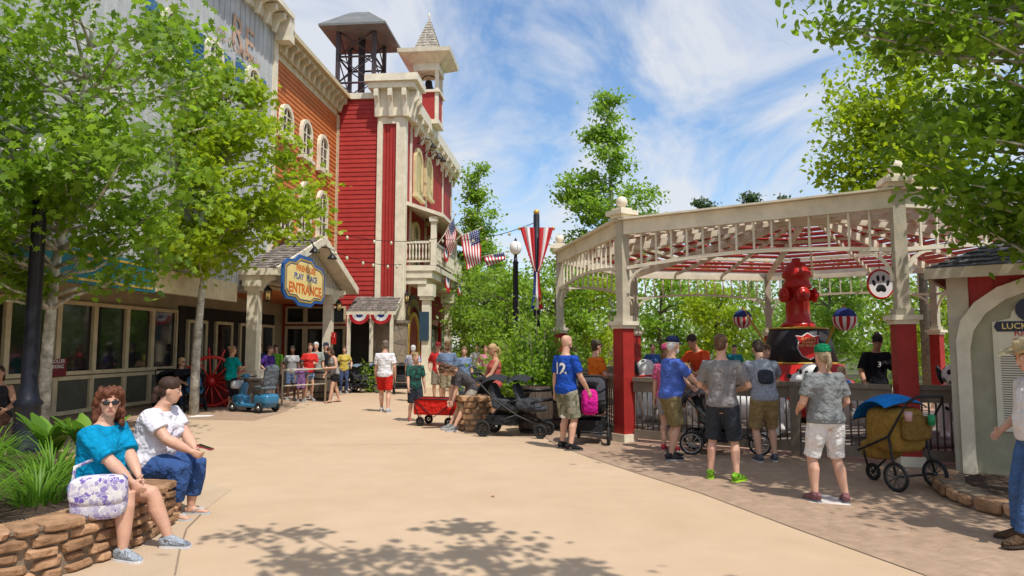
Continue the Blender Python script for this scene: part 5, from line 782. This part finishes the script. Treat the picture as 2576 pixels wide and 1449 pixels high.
def shrub(label,loc,h,w,n,m,seed,ls=.11,shape='q'):
    r=np.random.default_rng(seed); q=E('shrub',label,'shrub',loc); b=MB(); P=[]
    for i in range(int(n/60)):
        a=r.uniform(0,2*pi); k=r.random()**.5; e=V((w*k*cos(a),w*k*sin(a),h*(1-.6*k*k)*r.uniform(.45,1.))); b.tube([V((e.x*.15,e.y*.15,0)),V((e.x*.6,e.y*.6,e.z*.5)),e],[.016,.011,.004],5); kk=r.random(60)[:,None]**.7; P.append(np.array([e.x*.4,e.y*.4,e.z*.25])*(1-kk)+np.array(e)*kk+r.normal(size=(60,3))*.13)
    b.build('stems',BARKD,q); leaves('foliage',np.concatenate(P),ls,m,q,shape,.5,seed)
shrub('tall bright green shrub growing behind the barrels',G(1350,15.3),3.1,1.05,6000,LB,41,.12); shrub('lower green shrub left of the tall bright one',G(1265,17.5),2.3,.9,3000,LB,42,.12); shrub('green shrub at the foot of the pavilion back left post',G(1425,19.5),2.4,1.2,3500,LB,43,.13); shrub('small shrub behind the strollers under the porch end',G(935,25.2),1.3,.6,900,LG,44,.1)
for i,(px,Y,h,w,m,lb) in enumerate(((1480,25,4.6,1.5,LY,'yellow green small tree behind the left pavilion posts'),(1660,27,5.2,1.7,LB,'round green tree behind the pavilion left of the back post'),(1800,25,4.2,1.4,LY,'sunny yellow green tree seen left of the ride tub'),(2085,26,5.,1.6,LB,'green tree seen just right of the hydrant'),(2340,24,4.8,1.8,LY,'bright tree seen beside the red booth roof'))):
    tree(lb,G(px,Y),[(0,0,0),(0,0,h*.5),(.1,0,h*.9)],.08,[((0,0,h*.66),(w,w,h*.3),3),((.2,0,h*.34),(w*.8,w*.8,h*.18),1.3)],3600,.17,m,'q',BARKD,60+i,nc=42,cr=.42)
r=np.random.default_rng(77); P=[]
for i in range(300):
    px=r.uniform(1130,2700); Y=r.uniform(29,40); top=(4.3 if px>1420 else 4.0)+r.uniform(-1.6,1.2)+(Y-29)*.09; z=r.uniform(.3,top); c=np.array([(px-1288)/Fp*Y,Y,z]); P.append(c+r.normal(size=(95,3))*np.array([.55,.45,.38]))
struct(leaves('woods',np.concatenate(P),.24,LD,None,'q',.5,78),'stuff'); w_=C.objects['woods']; tag(w_,'mass of green woods behind the pavilion','woods')
P=[]
for i in range(200):
    px=r.uniform(-100,2900); Y=r.uniform(48,70); c=np.array([(px-1288)/Fp*Y,Y,r.uniform(.5,6.5)]); P.append(c+r.normal(size=(70,3))*np.array([1.6,1.,1.0]))
tag(struct(leaves('far_woods',np.concatenate(P),.5,LD,None,'q',.4,79),'stuff'),'distant wooded backdrop far beyond the path','woods')
GRS=leafmat('strappy_leaf',(.07,.17,.014),(.18,.34,.03),1.8,.38)
for i,(x,y,lb) in enumerate(((-4.6,5.5,'nearest the left corner'),(-4.0,5.9,'right behind the seated woman'),(-5.2,6.4,'at the left edge of the bed'),(-4.5,6.8,'in the middle of the bed'),(-5.6,7.4,'beside the lamp post'),(-4.1,5.2,'just above the front of the stone wall'),(-4.9,6.,'between the corner clump and the bed middle'))):
    q=E('daylily_clump','clump of long arching green leaves '+lb,'plant',(x,y,.36)); b=MB()
    for k in range(170):
        a=rnd.uniform(0,2*pi); l=rnd.uniform(.35,.8); w=rnd.uniform(.005,.010); d=V((cos(a),sin(a),0)); s_=V((-sin(a),cos(a),0)); o=d*rnd.uniform(0,.2); up=rnd.uniform(.6,1.05)
        pts=[(o+d*(l*.6*v**1.4)+V((0,0,l*up*(v-.5*v*v*v))),w*(1-v)**.6+.001) for v in(0,.25,.5,.75,1)]; vs=[]
        for p,ww in pts: vs+=[p-s_*ww,p+s_*ww]
        b.add(vs,[(2*j,2*j+1,2*j+3,2*j+2) for j in range(4)],1)
    b.build('leaves',GRS,q)
for i,(x,y,lb) in enumerate(((-4.6,7.6,'behind the woman in white'),(-5.3,8.0,'by the lamp post base'))):
    q=E('broad_leaf_plant','upright plant with broad green leaves '+lb,'plant',(x,y,.36)); b=MB()
    for k in range(22):
        a=rnd.uniform(0,2*pi); d=V((cos(a),sin(a),0)); s_=V((-sin(a),cos(a),0)); l=rnd.uniform(.4,.8); vs=[]
        for v in(0,.2,.4,.6,.8,1): p=d*(l*.5*v)+V((0,0,l*(v-.35*v*v)+.05)); w=.085*sin(pi*min(1,v*.9+.08))*(v>.15)+.006; vs+=[p-s_*w,p+V((0,0,-.015)),p+s_*w]
        b.add(vs,[(3*j+h,3*j+h+1,3*j+h+4,3*j+h+3) for j in range(5) for h in(0,1)],1)
    b.build('leaves',GRS,q)
# ---------------------------------------------------------------- ground
def sheet(name,pts,z,m): b=MB(); b.add([(x,y,z) for x,y in pts],[tuple(range(len(pts)))]); return struct(b.build(name,m))
sheet('ground',[(-400,-200),(400,-200),(400,900),(-400,900)],-.012,mat('earth',(.09,.09,.045),.95,.4,.5))
def concrete(name,a,c,ca,cb):
    m=bpy.data.materials.new(name); m.use_nodes=True; n,L,b=nn(m); co=n('TexCoord').outputs['Object']
    def mul(p,q): x=n('Mix'); x.data_type='RGBA'; x.blend_type='MULTIPLY'; x.inputs[0].default_value=1; L(p,x.inputs[6]); L(q,x.inputs[7]); return x.outputs[2]
    c1=mixc(n,L,ramp(n,L,noise(n,L,co,.3,3,.4),.3,.7),a,c); c2=mixc(n,L,ramp(n,L,noise(n,L,co,2.2,4),.3,.75),(ca,ca*.99,ca*.98),(1,1,1)); c3=mixc(n,L,ramp(n,L,noise(n,L,co,80,2),.3,.7),(cb,)*3,(1.03,1.03,1.03))
    L(mul(mul(c1,c2),c3),b.inputs['Base Color']); b.inputs['Roughness'].default_value=.85; b.inputs['Specular IOR Level'].default_value=.2; bp=n('Bump'); bp.inputs['Strength'].default_value=.1; bp.inputs['Distance'].default_value=.006; L(noise(n,L,co,90,2),bp.inputs['Height']); L(bp.outputs[0],b.inputs['Normal']); return m
CON=concrete('tan_concrete',(.50,.36,.235),(.565,.42,.285),.92,.94)
sheet('path',[(-16,-12),(16,-12),(16,26),(6,60),(-6,60),(-16,40)],0,CON)
STM=vormat('stamped_concrete',[(.40,.275,.185),(.43,.295,.20),(.41,.28,.19),(.445,.31,.215)],2.3,(.35,.235,.16),.03,.8,.2,.35,warp=.12)
bd=[gp(*q) for q in((2330,1449),(2000,1330),(1760,1240),(1600,1190),(1480,1150),(1390,1115),(1340,1075),(1310,1040))]
sheet('plaza',[(p.x,p.y) for p in bd]+[(.6,18),(1.4,22),(16,22),(16,3.5),(4,3.5)],.004,STM)
bd=[gp(*q) for q in((120,1140),(300,1085),(480,1055),(640,1058),(720,1035),(760,1010))]; sheet('forecourt',[(p.x,p.y) for p in bd]+[(-5.5,26),(-12,28),(-12,9)],.004,STM)
BRK=bpy.data.materials.new('brick_pavers'); BRK.use_nodes=True; n,L,b=nn(BRK); k=n('TexBrick'); k.inputs['Scale'].default_value=3; k.inputs['Color1'].default_value=(.34,.19,.14,1); k.inputs['Color2'].default_value=(.44,.27,.2,1); k.inputs['Mortar'].default_value=(.29,.21,.16,1); k.inputs['Mortar Size'].default_value=.015; L(n('TexCoord').outputs['Object'],k.inputs['Vector']); L(k.outputs['Color'],b.inputs['Base Color']); b.inputs['Roughness'].default_value=.85
sheet('pavilion_floor',[((PC+p*1.02).x,(PC+p*1.02).y) for p in reversed(PV)],.008,BRK)
pl=[gp(455,1449),gp(452,1385),gp(470,1330),gp(520,1280)]; sheet('apron',[(p.x,p.y) for p in pl]+[(-3.3,8.2),(-4.2,9.0),(-5.4,9.0),(-5.4,3.5),(pl[0].x,3.5)],.004,concrete('pale_apron',(.48,.355,.24),(.54,.41,.285),.9,.93))
b=MB()
def joint(ps,w=.012):
    for a,c in zip(ps[:-1],ps[1:]):
        d=(c-a).normalized(); s_=V((-d.y,d.x,0))*w; b.add([a-s_+V((0,0,.006)),a+s_+V((0,0,.006)),c+s_+V((0,0,.006)),c-s_+V((0,0,.006))],[(3,2,1,0)])
joint([gp(440,1449),gp(452,1385),gp(470,1330),gp(520,1280)],.008); joint([gp(1310,1040),gp(1340,1075),gp(1390,1115),gp(1480,1150),gp(1600,1190),gp(1760,1240),gp(2000,1330),gp(2330,1449)],.005); joint([gp(530,1120),gp(900,1119),gp(1385,1117)],.004)
struct(b.build('paving_joints',mat('joint_dark',(.26,.19,.13),.9)))
tag(MB().add([(x*.06,y*.06,.012+z*.03) for x,y,z in LT['m']],[tuple(range(12))]).build('fallen_leaf',pnt((.35,.12,.04),.7),None,gp(1240,1250)),'single orange fallen leaf lying on the open path','leaf')
# ---------------------------------------------------------------- light, sky, camera
sv=V((.42,-.60,1.32)).normalized(); el=math.asin(sv.z); su=bpy.data.lights.new('sun','SUN'); su.energy=4.3; su.angle=R(.5); su.color=(1,.955,.88); o=mk('sun',su); o.rotation_euler=sv.to_track_quat('Z','Y').to_euler()
w=bpy.data.worlds.new('World'); S.world=w; w.use_nodes=True; nt=w.node_tree; n=lambda t:nt.nodes.new('ShaderNode'+t); L=nt.links.new; bg=nt.nodes['Background']; sk=n('TexSky'); sk.sky_type='NISHITA'; sk.sun_disc=False; sk.sun_elevation=el; sk.sun_rotation=math.atan2(sv.x,sv.y); sk.ozone_density=2.; sk.air_density=1.1
hs_=n('HueSaturation'); hs_.inputs['Saturation'].default_value=1.12; hs_.inputs['Value'].default_value=1.6; L(sk.outputs[0],hs_.inputs['Color'])
tc=n('TexCoord'); sx=n('SeparateXYZ'); L(tc.outputs['Generated'],sx.inputs[0]); ad=n('Math'); ad.inputs[1].default_value=.22; L(sx.outputs[2],ad.inputs[0]); cx_=n('CombineXYZ')
for i in(0,1): dv=n('Math'); dv.operation='DIVIDE'; L(sx.outputs[i],dv.inputs[0]); L(ad.outputs[0],dv.inputs[1]); L(dv.outputs[0],cx_.inputs[i])
mp=n('Mapping'); mp.inputs['Rotation'].default_value=(0,0,R(35)); mp.inputs['Scale'].default_value=(1.,.62,1); L(cx_.outputs[0],mp.inputs[0]); f1=noise(n,L,mp.outputs[0],2.1,6,.8,.6); f=ramp(n,L,f1,.38,.60); mm=n('Math'); mm.operation='MULTIPLY'; mm.inputs[1].default_value=.86; L(f,mm.inputs[0])
L(mixc(n,L,mm.outputs[0],hs_.outputs[0],(6.7,6.85,7.2)),bg.inputs[0]); bg.inputs[1].default_value=.12
cd=bpy.data.cameras.new('camera'); cd.lens=24; cd.sensor_width=36; cd.clip_end=2000; cd.clip_start=.05; co_=mk('camera',cd); co_.location=(0,0,CH); co_.rotation_euler=(R(90)+PT,0,0); S.camera=co_
S.view_settings.view_transform='Standard'; S.view_settings.look='None'; S.view_settings.exposure=0
